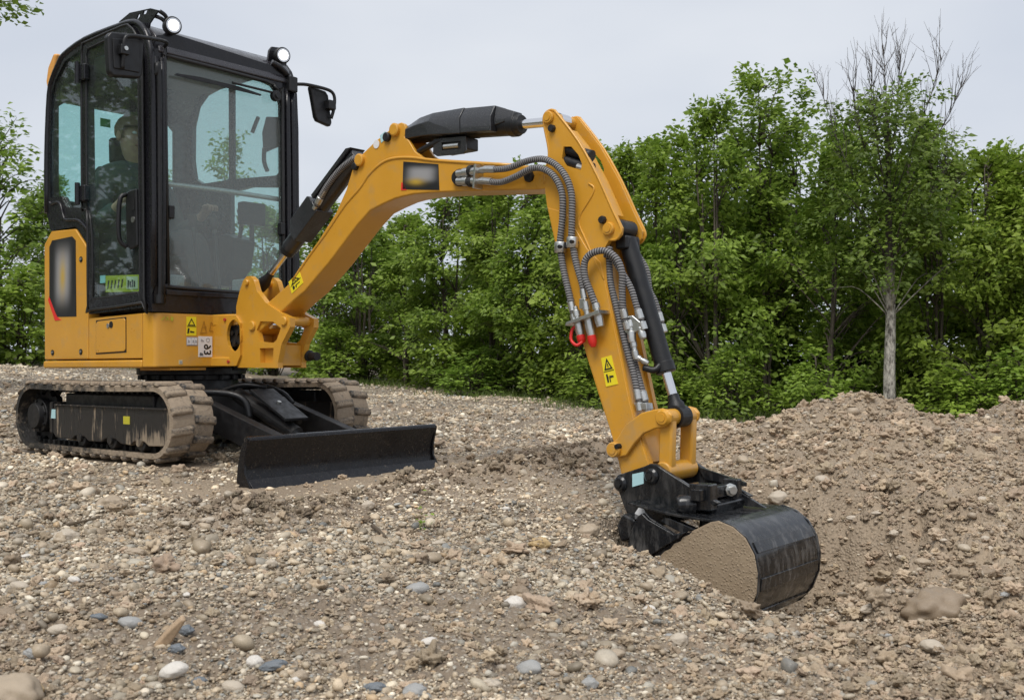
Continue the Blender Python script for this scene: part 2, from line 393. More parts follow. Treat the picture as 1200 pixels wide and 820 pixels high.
def pit(x, y):
    X, Y = to_m(x, y)
    e = np.maximum(np.abs(X-3.47)/.36, np.abs(Y-.06)/.52)
    r = ((np.abs((X-3.57)/.56)**3+np.abs((Y-.14)/.68)**3))**(1/3)
    return -.42*(1-sstep(.60, 1.10, r + .22*fbm(x, y, 4, 3, 91)))
def clod_amp(x, y):                    # loose lumpy soil: right-hand dig area and the windrow in front of the blade
    X, Y = to_m(x, y)
    a = sstep(.25, 1.3, x - .12*(y-3)) * (1-sstep(8, 10, y))
    wr = np.exp(-((X-(2.05+.15*np.sin(Y*3)))/.22)**2)*sstep(-1.9, -1.3, Y)*(1-sstep(1.1, 1.9, Y))
    fl = np.exp(-((x+1.3)/.5)**2-((y-2.1)/.35)**2)
    return np.clip(np.maximum(np.maximum(a, .9*wr), .55*fl), 0, 1)
def smooth_zone(x, y):                 # wet scraped soil right in front of the blade and near track
    X, Y = to_m(x, y)
    puddle = np.exp(-(((x-.12)/.55)**2+((y-4.45)/.30)**2)**2)         # damp levelled patch between blade and bucket
    return np.maximum(sstep(.9, 1.3, X)*(1-sstep(1.7, 2.0, X))*sstep(-1.3, -.9, Y)*(1-sstep(.7, 1.2, Y)), .8*puddle)
def detail_h(x, y):
    c = clod_amp(x, y); s = smooth_zone(x, y)
    f1 = fbm(x, y, 1.1, 3, 3)*.05*(1-.7*s)
    f2 = fbm(x, y, 7, 4, 11, .55)*(.024+.05*c)*(1-.7*s)
    rid = (.5-np.abs(fbm(x, y, 16, 3, 31, .6)))*.05*c
    f3 = fbm(x, y, 45, 3, 51, .6)*(.013+.016*c)*(1-.6*s)
    X, Y = to_m(x, y)
    wr = .05*np.exp(-((X-2.05)/.2)**2)*sstep(-1.9, -1.3, Y)*(1-sstep(1.1, 1.9, Y))
    under = sstep(.45, .7, np.abs(Y))*0+((np.abs(X) < 1.3) & (np.abs(Y) < .8))
    k = 1-.75*under
    return (f1+f2+rid+f3)*k+wr-.012*under
def ground_h(x, y): return base_h(x, y)+detail_h(x, y)+pit(x, y)
HEAPS = [dict(p=[(2.06, 6.25, .255, .58, .75), (1.55, 5.8, .13, .75, .9), (2.45, 5.2, .12, .8, .9), (1.75, 5.0, .10, .6, .8)]),
         dict(p=[(3.45, 7.2, .21, .75, .7), (4.4, 7.2, .20, 1.0, .9)])]
def heap_h(x, y, k):
    t = 0
    for cx, cy, a, sx, sy in HEAPS[k]['p']:
        r = np.sqrt(((x-cx)/sx)**2+((y-cy)/sy)**2); t = t + a*np.clip(1-r/2.0, 0, 1)**1.35
    n = fbm(x, y, 2.2, 4, 71+k, .55)
    t = t*(1+.35*n) + (fbm(x, y, 9, 4, 81+k, .58)*.07+(.5-np.abs(fbm(x, y, 17, 3, 33, .6)))*.03)*sstep(.0, .08, t)
    return t
def heap_z(x, y, k):
    p = pit(x, y); H = heap_h(x, y, k)*(1+p/.42)
    return base_h(x, y)+H-.035+np.where(H < .012, -.7, 0)+1.3*p
def surf_h(x, y):
    return np.maximum(ground_h(x, y), np.maximum(heap_z(x, y, 0), heap_z(x, y, 1)))

def grid_mesh(name, XX, YY, ZZ):
    ny, nx = XX.shape; co = np.stack([XX, YY, ZZ], -1).reshape(-1, 3)
    i = np.arange(ny*nx).reshape(ny, nx); f = np.stack([i[:-1, :-1], i[:-1, 1:], i[1:, 1:], i[1:, :-1]], -1).reshape(-1, 4)
    return np_mesh(name, co, f)
def np_mesh(name, co, f, smooth=True):
    me = bpy.data.meshes.new(name); k = f.shape[1]
    me.vertices.add(len(co)); me.vertices.foreach_set('co', np.ascontiguousarray(co, dtype=np.float32).ravel())
    me.loops.add(f.size); me.loops.foreach_set('vertex_index', f.ravel().astype(np.int32))
    me.polygons.add(len(f)); me.polygons.foreach_set('loop_start', np.arange(0, f.size, k, dtype=np.int32))
    if smooth: me.polygons.foreach_set('use_smooth', np.ones(len(f), bool))
    me.update(calc_edges=True); me.validate(); return me
def m_soil():
    m = mat('gravelly_soil', (.2, .16, .12), .9); n = NT(m)
    co = n.n('ShaderNodeTexCoord').outputs['Object']
    n0 = n.noise(.7, 4, .6, co); n1 = n.noise(9, 6, .65, co); n2 = n.noise(70, 5, .7, co)
    v = n.n('ShaderNodeTexVoronoi', {'Scale': 75., 'Vector': co, 'Randomness': 1.})
    v2 = n.n('ShaderNodeTexVoronoi', {'Scale': 32., 'Vector': co})
    soil = n.mixc(n1, (.155, .115, .08), (.31, .25, .185))
    soil = n.mixc(n.ramp(n0, (.35, 0.), (.65, 1.)), soil, n.mixc(n2, (.22, .17, .12), (.37, .30, .22)))
    grit = n.ramp(n.n('ShaderNodeSeparateColor', {'Color': v.outputs['Color']}).outputs[0], (0., (.22, .175, .13)), (.35, (.34, .285, .22)), (.7, (.44, .385, .31)), (1., (.58, .53, .46)))
    rim = n.ramp(v.outputs['Distance'], (.32, 1.), (.55, 0.))
    a = n.n('ShaderNodeAttribute', attribute_name='clod').outputs['Fac']
    c = n.mixc(n.math('MULTIPLY', n.math('MULTIPLY', rim, n.math('SUBTRACT', 1.1, a)), .75), soil, grit)
    c = n.mixc(1., c, n.mixc(a, (.80, .78, .76), (1.22, 1.20, 1.16)), 'MULTIPLY')
    n.set('Base Color', c); n.set('Roughness', n.ramp(n1, (.3, .55), (.7, .9)))
    h = n.math('ADD', n.math('MULTIPLY', n.ramp(v.outputs['Distance'], (0., 1.), (.6, 0.)), .5), n.math('ADD', n.math('MULTIPLY', n1, .9), n.math('MULTIPLY', n2, .4)))
    n.bump(h, .75, .018); return m
SOIL = m_soil()
def soil_attr(me, x, y):
    a = me.attributes.new('clod', 'FLOAT', 'POINT'); a.data.foreach_set('value', np.clip(np.maximum(clod_amp(x, y), smooth_zone(x, y)), 0, 1).ravel().astype(np.float32))
ys = np.concatenate([[-30, -12, -5, -2, 0, .8, 1.2], np.geomspace(1.45, 26, 430), [30, 36, 45, 60, 90, 140, 220, 400, 700]])
ts = np.linspace(-1, 1, 461)
hw = np.maximum(.62*np.abs(ys)+.55, 0); hw = np.where(ys < 1.3, 20+np.abs(ys)*2, hw); hw = np.where(ys > 27, ys*3, hw)
wide = np.concatenate([ts[:, None]*0]).ravel()
XX = hw[:, None]*np.sign(ts)*np.abs(ts)**1.0; 
ext = np.array([1.25, 1.8, 3, 6]); 
XX = np.concatenate([-hw[:, None]*ext[::-1], XX, hw[:, None]*ext], 1); YY = np.repeat(ys[:, None], XX.shape[1], 1)
ZZ = ground_h(XX, YY)
far_ = sstep(26, 45, np.sqrt(XX**2+YY**2)); ZZ = ZZ*(1-far_)+far_*np.clip(ZZ, .2, .6)
me = grid_mesh('ground', XX, YY, ZZ); soil_attr(me, XX, YY)
link('ground', me, SOIL, kind='structure')
def heap_sheet(k, x0, x1, y0, y1, st, label):
    xs = np.arange(x0, x1, st); yy = np.arange(y0, y1, st); X, Y = np.meshgrid(xs, yy)
    Z = heap_z(X, Y, k)
    me = grid_mesh('gravel_heap', X, Y, Z); a = me.attributes.new('clod', 'FLOAT', 'POINT'); a.data.foreach_set('value', np.full(X.size, .75 if k == 0 else .35, np.float32))
    tag(link('gravel_heap', me, SOIL), label, 'gravel heap')
heap_sheet(0, .1, 4.2, 3.2, 8.2, .017, 'tall mound of loose brown gravel and soil behind the bucket')
heap_sheet(1, 1.9, 6.5, 5.6, 9.2, .026, 'smaller pale gravel mound at the right edge below the trees')

# ------------------------------------------------------------------ the excavator
EX = thing('mini_excavator', 'yellow and black mini excavator on rubber tracks, its digging bucket lowered into gravel', 'excavator')
EX.matrix_world = MM

# undercarriage ------------------------------------------------------
def loop_path(n, r, cf=.612, cr=-.628, cz=.2):
    ln = cf-cr; tot = 2*ln+2*pi*r; o = []
    for k in range(n):
        s = tot*k/n
        if s < ln: p = (cr+s, cz+r-.006*sin(pi*s/ln)); nn = (0, 1)
        elif s < ln+pi*r: a = pi/2-(s-ln)/r; p = (cf+r*cos(a), cz+r*sin(a)); nn = (cos(a), sin(a))
        elif s < 2*ln+pi*r: p = (cf-(s-ln-pi*r), cz-r); nn = (0, -1)
        else: a = -pi/2-(s-2*ln-pi*r)/r; p = (cr+r*cos(a), cz+r*sin(a)); nn = (cos(a), sin(a))
        o.append((Vector((p[0], 0, p[1])), Vector((nn[0], 0, nn[1]))))
    return o
def lug_mesh():
    bm = B(); w = .124
    a = [(-.030, 0), (.022, 0), (.034, w), (-.012, w)]
    lo = [bm.verts.new((x, y, -.003)) for x, y in a]; hi = [bm.verts.new((x*.62, .006+y*.90, .017)) for x, y in a]
    bm.faces.new(lo[::-1]); bm.faces.new(hi)
    for i in range(4): bm.faces.new((lo[i], lo[(i+1) % 4], hi[(i+1) % 4], hi[i]))
    bmesh.ops.bevel(bm, geom=bm.edges[:], offset=.007, segments=2, affect='EDGES', profile=.6)
    bmesh.ops.recalc_face_normals(bm, faces=bm.faces)
    me = bpy.data.meshes.new('tread_lug'); bm.to_mesh(me); bm.free()
    me.polygons.foreach_set('use_smooth', [True]*len(me.polygons)); me.materials.append(MRUB); return me
LUG = lug_mesh()
def flip_y(me0):
    me = me0.copy(); 
    for v in me.vertices: v.co.y *= -1
    me.flip_normals(); return me
LUGM = flip_y(LUG)
for side in (-1, 1):
    yc = side*.515; bm = B(); rings = []
    prof = [(-.115, -.030), (-.115, -.004), (-.105, .001), (0, .003), (.105, .001), (.115, -.004), (.115, -.030), (.085, -.022), (-.085, -.022)]
    for p, nn in loop_path(150, .182):
        rings.append([bm.verts.new(p+nn*h+Vector((0, yc+y, 0))) for y, h in prof])
    for i in range(len(rings)):
        a, b = rings[i], rings[(i+1) % len(rings)]
        for k in range(len(prof)): bm.faces.new((a[k], a[(k+1) % len(prof)], b[(k+1) % len(prof)], b[k]))
    trk = obj('rubber_track', bm, MRUB, EX, auto=40, smooth=True)
    N = 36
    for k, (p, nn) in enumerate(loop_path(N*2, .184)):
        t = Vector((nn.z, 0, -nn.x)); y = Vector((0, 1, 0)); outer = (k % 2 == 0)
        Mx = Matrix((t, y, nn)).transposed().to_4x4(); Mx.translation = p+Vector((0, yc, 0))
        o = bpy.data.objects.new('tread_lug', LUG if outer else LUGM); COL.objects.link(o); o.parent = trk; o.matrix_local = Mx
    bm = B()
    for k, (p, nn) in enumerate(loop_path(60, .15)):
        box(bm, p.x-.012, p.x+.012, yc-.03, yc+.03, p.z-.014, p.z+.014)
    obj('drive_teeth', bm, RUB, trk, kind='stuff')
    yo = yc+side*.085; yi = yc-side*.06
    fr = [(-.42, .262), (.70, .268), (.77, .24), (.775, .135), (.70, .085), (.53, .078), (.49, .098), (.40, .098), (.36, .076), (.27, .08), (.22, .10), (.12, .10), (.08, .08), (-.05, .08), (-.09, .102), (-.19, .102), (-.23, .08), (-.40, .085), (-.43, .11), (-.43, .24)]
    obj('carrier_rail', box(B(), -.36, .52, yc-.05, yc+.05, .25, .33), DARK, trk, bevel=.01)
    f = obj('track_frame', plate(B(), fr, yo, yi), MFRAME, EX, bevel=.006)
    obj('frame_lip', box(B(), -.40, .70, yo+side*.012, yo-side*.02, .262, .27), MFRAME, f, bevel=.002)
    if side < 0:
        quad_uv('label', [(-.449, yo, .19), (-.40, yo, .19), (-.40, yo, .24), (-.449+.008, yo, .24)], TLAB, f)
        quad_uv('label', [(.30, yo, .182), (.36, yo, .182), (.36, yo, .222), (.30, yo, .222)], LIME, f)
    for x in (-.14, .17, .445):
        r_ = obj('track_roller', stepcyl(B(), (x, yc-side*.07, .095), (x, yc+side*.075, .095), [(0, .05), (.3, .05), (.32, .062), (.68, .062), (.7, .05), (1, .045)], 18), DARK, EX, bevel=.003)
        obj('hub_cap', cyl(B(), (x, yc+side*.075, .095), (x, yc+side*.09, .095), .022), MFRAME, r_)
    idl = obj('front_idler', stepcyl(B(), (.612, yc-.04, .2), (.612, yc+.04, .2), [(0, .12), (.15, .15), (.85, .15), (1, .12)], 32), DARK, EX, bevel=.004)
    bm = B(); ring = []
    for k in range(36): ring.append((-.628+(.145 if k % 4 < 2 else .12)*cos(k*pi/18), .2+(.145 if k % 4 < 2 else .12)*sin(k*pi/18)))
    spk = obj('drive_sprocket', plate(bm, ring, yc-.018, yc+.018), DARK, EX, bevel=.003)
    obj('motor_cover', stepcyl(B(), (-.628, yc+side*.018, .2), (-.628, yc+side*.10, .2), [(0, .095), (.6, .095), (.62, .075), (1, .07)], 24), DARK, spk, bevel=.004)
    for k in range(8):
        a = k*pi/4+.2; obj('bolt', cyl(B(), (-.628+.083*cos(a), yc+side*.066, .2+.083*sin(a)), (-.628+.083*cos(a), yc+side*.078, .2+.083*sin(a)), .009, n=6), DARK, spk)
    obj('motor_guard', box(B(), -.47, -.44, yo, yi, .11, .28), MFRAME, f, bevel=.004)
bm = B(); plate(bm, [(-.36, -.40), (.34, -.40), (.40, -.2), (.40, .2), (.34, .40), (-.36, .40)], .20, .33, 'Z')
ch = obj('chassis', bm, DARK, EX, bevel=.01)
obj('axle_beam', box(B(), .16, .30, -.46, .46, .15, .28), DARK, ch, bevel=.008); obj('axle_beam', box(B(), -.30, -.16, -.46, .46, .15, .28), DARK, ch, bevel=.008)
obj('pedestal', cyl(B(), (0, 0, .30), (0, 0, .415), .27, .25, 40), DARK, ch, bevel=.006)
sr = obj('slew_ring', stepcyl(B(), (0, 0, .398), (0, 0, .466), [(0, .275), (.4, .275), (.42, .30), (1, .30)], 56), DARK, EX, bevel=.004)
for k in range(20):
    a = k*2*pi/20; obj('bolt', cyl(B(), (.285*cos(a), .285*sin(a), .40), (.285*cos(a), .285*sin(a), .424), .011, n=6), DARK, sr)
for i, y in enumerate((-.24, .24)):
    obj('blade_arm', plate(B(), [(.36, .30), (.50, .30), (1.24, .10), (1.26, .0), (1.18, -.03), (.50, .16), (.36, .17)], y-.03, y+.03), DARK, EX, bevel=.006)
gp = obj('cylinder_guard', plate(B(), [(.64, .345), (.66, .352), (.95, .205), (.945, .19)], -.085, .065), PLA, EX, bevel=.003)
obj('bolt', cyl(B(), (.80, -.01, .275), (.806, -.01, .288), .012, n=6), ZINC, gp)
bc = obj('blade_cylinder', cyl(B(), (.45, -.01, .315), (.95, -.01, .12), .04), DARK, EX); obj('rod', cyl(B(), (.95, -.01, .12), (1.22, -.01, .02), .02), CHROME, bc)
for (p, r_) in (([(.36, -.30, .315), (.50, -.24, .335), (.62, -.17, .325), (.68, -.13, .285), (.70, -.12, .20)], .018), ([(.34, .2, .33), (.52, .12, .345), (.66, .10, .31), (.80, .06, .25), (.9, .05, .18)], .014),
               ([(.34, .05, .34), (.5, .08, .37), (.66, .12, .33), (.72, .15, .27)], .012), ([(.42, -.1, .34), (.55, -.05, .372), (.66, .02, .36)], .011)):
    bm = B(); tube(bm, p, r_); obj('chassis_hose', bm, PLA, EX)
# dozer blade: hollow front, cutting edge, end plates and a top pipe
zt, zb_ = .153, -.088
face = [(1.285, zt), (1.305, zt-.004), (1.283, .11), (1.266, .06), (1.262, .01), (1.274, -.035), (1.318, zb_+.012), (1.352, zb_-.02), (1.335, zb_-.028), (1.29, zb_+.0), (1.25, -.04), (1.236, .01), (1.242, .07), (1.26, .115)]
bl = obj('dozer_blade', plate(B(), face, -.605, .605), BLADE, EX, bevel=.003, angle=28); bl.location = (.035, .012, -.008)
for y in (-.611, .603): obj('end_plate', plate(B(), [(1.225, .03), (1.255, .13), (1.30, zt+.002), (1.275, .06), (1.275, .0), (1.345, zb_-.018), (1.26, -.105), (1.215, -.04)], y, y+.012), BLADE, bl, bevel=.002)
obj('top_rail', cyl(B(), (1.283, -.607, zt-.004), (1.283, .607, zt-.004), .016, n=12), BLADE, bl)
obj('cutting_edge', plate(B(), [(1.281, -.030), (1.290, -.026), (1.364, -.106), (1.353, -.112)], -.6025, .6025), BLADE, bl, bevel=.002)
for y in (-.42, .42): obj('back_rib', plate(B(), [(1.18, .0), (1.235, .09), (1.235, -.06)], y-.01, y+.01), BLADE, bl)

# upper body ---------------------------------------------------------
Ys = -.476
hood = obj('engine_hood', plate(B(), [(-.775, .512), (-.775, 1.19), (-.69, 1.255), (-.45, 1.25), (-.45, .512)], -.45, .45), YEL, EX, bevel=.03, seg=4)
sp = obj('rear_side_panel', plate(B(), [(-.775, .516), (-.778, 1.19), (-.693, 1.262), (-.419, 1.251), (-.284, 1.132), (-.283, .516)], Ys, -.40), YEL, EX, bevel=.008, seg=3)
quad_uv('logo_panel', [(-.625, Ys, .762), (-.405, Ys, .757), (-.412, Ys, 1.185), (-.45, Ys, 1.21), (-.68, Ys, 1.205), (-.712, Ys, 1.17), (-.712, Ys, .88)], PANV, sp)
quad_uv('red_stripe', [(-.648, Ys, .740), (-.572, Ys, .742), (-.619, Ys, .760), (-.716, Ys, .884), (-.728, Ys, .862)], REDL, sp)
for x, z in ((-.675, .557), (-.355, .558), (-.352, 1.074)):
    b = obj('panel_screw', cyl(B(), (x, Ys-.004, z), (x, Ys+.01, z), .016, n=16), DARK, sp); obj('screw_head', cyl(B(), (x, Ys-.007, z), (x, Ys-.003, z), .008, n=6), ZINC, b)
sd = obj('fuel_side_panel', plate(B(), [(-.276, .516), (-.276, .742), (.262, .752), (.262, .516)], Ys+.002, -.40), YEL, EX, bevel=.006, seg=3)
dr = obj('access_door', plate(B(), [(-.19, .548), (-.19, .71), (-.175, .722), (.095, .732), (.108, .72), (.108, .565), (.095, .555)], Ys-.004, Ys+.02), YEL, sd, bevel=.004)
obj('door_gap', plate(B(), [(-.196, .542), (-.196, .728), (.114, .738), (.114, .549)], Ys+.0005, Ys+.02), DARK, sd)
lt = obj('latch', cyl(B(), (-.028, Ys-.007, .70), (-.028, Ys, .70), .018, n=18), DARK, dr); obj('latch_key', cyl(B(), (-.058, Ys-.009, .695), (-.058, Ys, .695), .013, n=14), ZINC, dr)
obj('lower_skirt', plate(B(), [(-.782, -.482), (.268, -.482), (.268, .45), (-.782, .45)], .466, .509, 'Z'), YEL, EX, bevel=.012, seg=3)
fp = obj('front_panel', plate(B(), [(.270, -.478), (.29, -.476), (.348, -.452), (.360, -.43), (.360, -.045), (.15, -.045), (.15, -.40), (.270, -.40)], .468, .754, 'Z'), YEL, EX, bevel=.01, seg=3)
obj('under_plate', plate(B(), [(.12, -.40), (.345, -.36), (.345, -.14), (.12, -.14)], .452, .466, 'Z'), YEL, EX, bevel=.003)
obj('front_gusset', box(B(), .05, .30, -.04, .46, .47, .75), DARK, EX, bevel=.01)
rb = obj('right_front_body', plate(B(), [(.0, .2), (.31, .2), (.31, .43), (.28, .46), (.0, .46)], .466, .745, 'Z'), YEL, EX, bevel=.012, seg=3)
X = .3605
def fl(name, y0, y1, z0, z1, m, x=X): return quad_uv(name, [(x, y0, z0), (x, y1, z0), (x, y1, z1), (x, y0, z1)], m, fp, .0012, (1, 0, 0))
fl('warning_label', -.272, -.212, .637, .737, YLAB)
def tri_ring(bm, cx, cz, s, w, f3): 
    o = [(cx+s*cos(a), cz+s*sin(a)) for a in (pi/2, pi/2+2*pi/3, pi/2+4*pi/3)]; i = [(cx+(s-w)*cos(a), cz+(s-w)*sin(a)) for a in (pi/2, pi/2+2*pi/3, pi/2+4*pi/3)]
    return o, i
def pr(pts, m, d=.0016, holes=(), x=X): return obj('print', plate(B(), pts, x+d, x+d+.0008, 'X', holes), m, fp)
o_, i_ = tri_ring(None, -.242, .703, .027, .010, None); pr(o_, KLAB, holes=[i_])
pr([(-.27, .684), (-.214, .684), (-.214, .687), (-.27, .687)], KLAB)
pr([(-.268, .648), (-.258, .648), (-.254, .675), (-.264, .677)], KLAB); pr([(-.25, .652), (-.226, .652), (-.226, .658), (-.25, .662)], KLAB)
fl('info_label', -.272, -.204, .583, .629, GLAB)
for y0, y1 in ((-.269, -.246), (-.243, -.226), (-.224, -.207)): pr([(y0, .589), (y1, .589), (y1, .624), (y0, .624)], WLAB)
for y0 in (-.265, -.238, -.221): pr([(y0, .598), (y0+.012, .598), (y0+.009, .612), (y0+.002, .615)], GLAB, .0026)
fl('noise_label', -.200, -.113, .523, .634, WLAB)
def text(body, m, mtx, parent, size, name='print'):
    cu = bpy.data.curves.new(name, 'FONT'); cu.body = body; cu.size = size; cu.align_x = 'CENTER'; cu.align_y = 'CENTER'; cu.extrude = .0004; cu.offset = size*.02; cu.resolution_u = 3
    to = bpy.data.objects.new(name, cu); me = bpy.data.meshes.new_from_object(to); bpy.data.objects.remove(to)
    me.transform(mtx); return link(name, me, m, parent)
FX = Matrix(((0, 0, 1, X+.002), (1, 0, 0, 0), (0, 1, 0, 0), (0, 0, 0, 1)))
mir = Matrix.Diagonal((-1, 1, 1, 1))                                   # the photograph shows the figures mirrored
text('93', KLAB, Matrix.Translation((0, -.141, .562)) @ FX @ Matrix.Rotation(pi/2, 4, 'Z') @ mir, fp, .062)
text('dB', KLAB, Matrix.Translation((0, -.181, .537)) @ FX @ mir, fp, .022)
pr(disc(-.141, .614, .012), GLAB, holes=[disc(-.141, .614, .009)]); pr([(-.186, .607), (-.165, .605), (-.165, .609), (-.183, .620)], GLAB)
for pts in ([(-.425, .715), (-.403, .735), (-.400, .731), (-.415, .715)], [(-.398, .712), (-.386, .737), (-.374, .712), (-.379, .712), (-.386, .727), (-.392, .712)], [(-.368, .713), (-.366, .736), (-.350, .73), (-.354, .711)]): pr(pts, LIME)
fl('small_tag', -.318, -.297, .485, .507, CREAM); pr(disc(-.3075, .496, .006), GLAB)
BR = mat('faint_brown_print', (.40, .19, .02), .5)
for a, b, c, d in ((-.185, .655, -.165, .715), (-.165, .715, -.15, .66), (-.175, .68, -.15, .685), (-.13, .66, -.12, .71), (-.12, .71, -.105, .70), (-.128, .665, -.10, .66), (-.085, .655, -.083, .72), (-.19, .65, -.145, .655)):
    v = Vector((c-a, d-b)).normalized()*.0022; pr([(a-v.y, b+v.x), (a+v.y, b-v.x), (c+v.y, d-v.x), (c-v.y, d+v.x)], BR)
pg = obj('plug', cyl(B(), (.361, -.071, .594), (.368, -.071, .594), .012, n=14), DARK, fp)

# swing bracket
sb = obj('swing_frame', plate(B(), [(.30, -.115), (.46, -.10), (.52, -.06), (.52, .06), (.46, .10), (.30, .13)], .69, .752, 'Z'), YEL, EX, bevel=.008)
obj('lower_lug', plate(B(), [(.30, -.125), (.50, -.11), (.58, -.06), (.58, .06), (.50, .10), (.30, .13)], .47, .522, 'Z'), YEL, sb, bevel=.008)
obj('side_wall', plate(B(), [(.30, .475), (.30, .742), (.56, .742), (.60, .70), (.60, .53), (.565, .475)], -.105, -.088, holes=[[(.545+.062*cos(a), .635+.085*sin(a)) for a in np.linspace(0, 2*pi, 20, endpoint=False)]]), YEL, sb)
for x, z in ((.47, .722), (.50, .497)): obj('red_plug', cyl(B(), (x, -.113, z), (x, -.10, z), .009, n=10), mat('dull_red', (.42, .05, .03), .5), sb)
sm = obj('swing_motor', stepcyl(B(), (.50, -.075, .635), (.50, .08, .62), [(0, .06), (.3, .06), (.32, .075), (1, .075)], 22), DARK, EX, bevel=.004)
for k in range(5): obj('hose_end', cyl(B(), (.50+.022*k-.02, -.088, .60+.05*(k % 2)), (.50+.022*k-.02, -.07, .60+.05*(k % 2)), .013, n=8), PLA, sm)
cast = [(.56, .465), (.56, .56), (.60, .60), (.60, .68), (.55, .72), (.548, .79), (.58, .873), (.61, .925), (.64, .945), (.67, .945), (.70, .925), (.725, .865), (.80, .80), (.93, .74), (1.0, .715), (1.0, .67), (.93, .585), (.90, .49), (.90, .462)]
hole = [(.745, .60), (.725, .66), (.755, .705), (.86, .70), (.925, .665), (.89, .605), (.86, .59)]
hol2 = [(.755, .49), (.75, .565), (.865, .565), (.86, .49)]
cs = obj('swing_casting', plate(B(), cast, -.092, -.06, holes=[hole, hol2]), YEL, EX)
obj('far_cheek', plate(B(), cast, .06, .092, holes=[hole]), YEL, cs)
obj('king_post', plate(B(), [(.56, -.06), (.66, -.06), (.66, .06), (.56, .06)], .47, .75, 'Z'), YEL, cs, bevel=.004)
obj('web', plate(B(), [(.66, .475), (.66, .55), (.90, .58), (.895, .475)], -.06, .06), YEL, cs)
obj('swing_pin', cyl(B(), (.45, 0, .45), (.45, 0, .77), .04), DARK, cs)
for (x, z, r_) in ((.645, .912, .017), (.69, .683, .026), (.955, .70, .024)):
    obj('pivot_pin', stepcyl(B(), (x, -.104, z), (x, .104, z), [(0, r_*.8), (.02, r_), (.98, r_), (1, r_*.8)], 18), YEL, cs)
obj('cylinder_pin', cyl(B(), (.80, -.06, .685), (.80, .06, .685), .02), CHROME, cs)
obj('light_plug', stepcyl(B(), (.86, .10, .53), (.98, .10, .52), [(0, .03), (.5, .03), (.52, .022), (1, .022)], 14), DARK, cs)

# cab ----------------------------------------------------------------
side = [(-.70, 1.262), (-.748, 1.37), (-.748, 1.72), (-.718, 2.06), (-.671, 2.155), (-.61, 2.215), (-.542, 2.259), (-.304, 2.30), (.053, 2.301), (.15, 2.297), (.215, 2.283), (.27, 2.25), (.313, 2.203), (.343, 2.14), (.36, 2.06), (.372, 1.85), (.378, .885), (.36, .84), (.33, .80), (.262, .778), (-.27, .765), (-.27, 1.14), (-.41, 1.262)]
qtr = [(-.705, 1.455), (-.712, 1.72), (-.688, 2.05), (-.648, 2.125), (-.535, 2.218), (-.335, 2.255), (-.328, 1.36), (-.52, 1.38), (-.575, 1.45)]
dho = [(-.27, 1.345), (-.285, 2.19), (-.26, 2.245), (.10, 2.255), (.16, 2.24), (.215, 2.19), (.255, 2.09), (.272, 1.95), (.282, .845), (-.205, .825), (-.23, .85), (-.23, 1.19)]
sf = obj('side_frame', plate(B(), side, Ys, -.436, holes=[qtr, dho]), BLK, EX)
bm = B(); tube(bm, [(x, Ys+.004, z) for x, z in side[1:17]], .017, 10, 3); obj('frame_tube', bm, BLK, sf)
bm = B(); tube(bm, [(x, Ys-.004, z) for x, z in [(-.70, 1.43), (-.685, 1.415), (-.62, 1.42), (-.575, 1.40), (-.541, 1.33), (-.507, 1.308), (-.36, 1.288), (-.235, 1.185), (-.215, 1.08), (-.212, .80)]], .009, 8, 4); obj('trim_strip', bm, BLK, sf)
ql = obj('quarter_window', plate(B(), [(x*.996, z) for x, z in qtr], Ys+.012, Ys+.018), GLASS, EX)
dout = [(-.262, 1.34), (-.30, 1.355), (-.315, 1.42), (-.317, 2.20), (-.295, 2.262), (-.27, 2.272), (.105, 2.283), (.175, 2.268), (.24, 2.21), (.283, 2.10), (.30, 1.95), (.31, .83), (.295, .805), (-.22, .787), (-.252, .81), (-.255, 1.16)]
dhol = [(-.245, 1.335), (-.268, 1.40), (-.272, 2.19), (-.25, 2.233), (.10, 2.243), (.155, 2.228), (.205, 2.182), (.243, 2.085), (.26, 1.95), (.27, .868), (.255, .86), (-.19, .846), (-.205, .86), (-.212, 1.19)]
door = obj('cab_door', plate(B(), dout, Ys-.016, Ys-.001, holes=[dhol]), BLK, EX)
bm = B(); tube(bm, [(x, Ys-.014, z) for x, z in dout+dout[:1]], .008, 8, 2); obj('door_seal', bm, SEAL, door)
bm = B(); tube(bm, [(x, Ys-.012, z) for x, z in dhol+dhol[:1]], .006, 8, 2); obj('glass_seal', bm, SEAL, door)
obj('door_glass', plate(B(), [(x*1.004, z) for x, z in dhol], Ys-.009, Ys-.004), GLASS, door)
for z in (2.10, 1.43):
    h = obj('hinge', box(B(), -.325, -.235, Ys-.045, Ys-.012, z-.045, z+.045), BLK, door, bevel=.008)
    obj('hinge_pin', cyl(B(), (-.30, Ys-.05, z-.06), (-.30, Ys-.05, z+.06), .014, n=12), BLK, h)
dh = obj('door_handle', plate(B(), [(.165, 1.11), (.158, 1.36), (.18, 1.395), (.262, 1.40), (.27, 1.10), (.20, 1.085)], Ys-.03, Ys-.012), PLA, door, bevel=.008)
bm = B(); tube(bm, [(.17, Ys-.03, 1.38), (.165, Ys-.065, 1.34), (.162, Ys-.068, 1.15), (.175, Ys-.03, 1.10)], .012); obj('handle_grip', bm, PLA, dh)
obj('lock', cyl(B(), (.235, Ys-.034, 1.24), (.235, Ys-.028, 1.24), .016, n=14), ZINC, dh); obj('latch_slot', box(B(), .225, .25, Ys-.033, Ys-.028, 1.29, 1.35), SEAL, dh)
bm = B(); tube(bm, [(.16, -.43, 1.37), (.20, -.42, 1.43), (.24, -.43, 1.47)], .008); obj('inner_handle', bm, PLA, door)
Yg = Ys+.012
st = quad_uv('door_sticker', [(-.10, Yg-.006, .878), (.235, Yg-.006, .867), (.235, Yg-.006, .955), (-.10, Yg-.006, .968)], LIME, door)
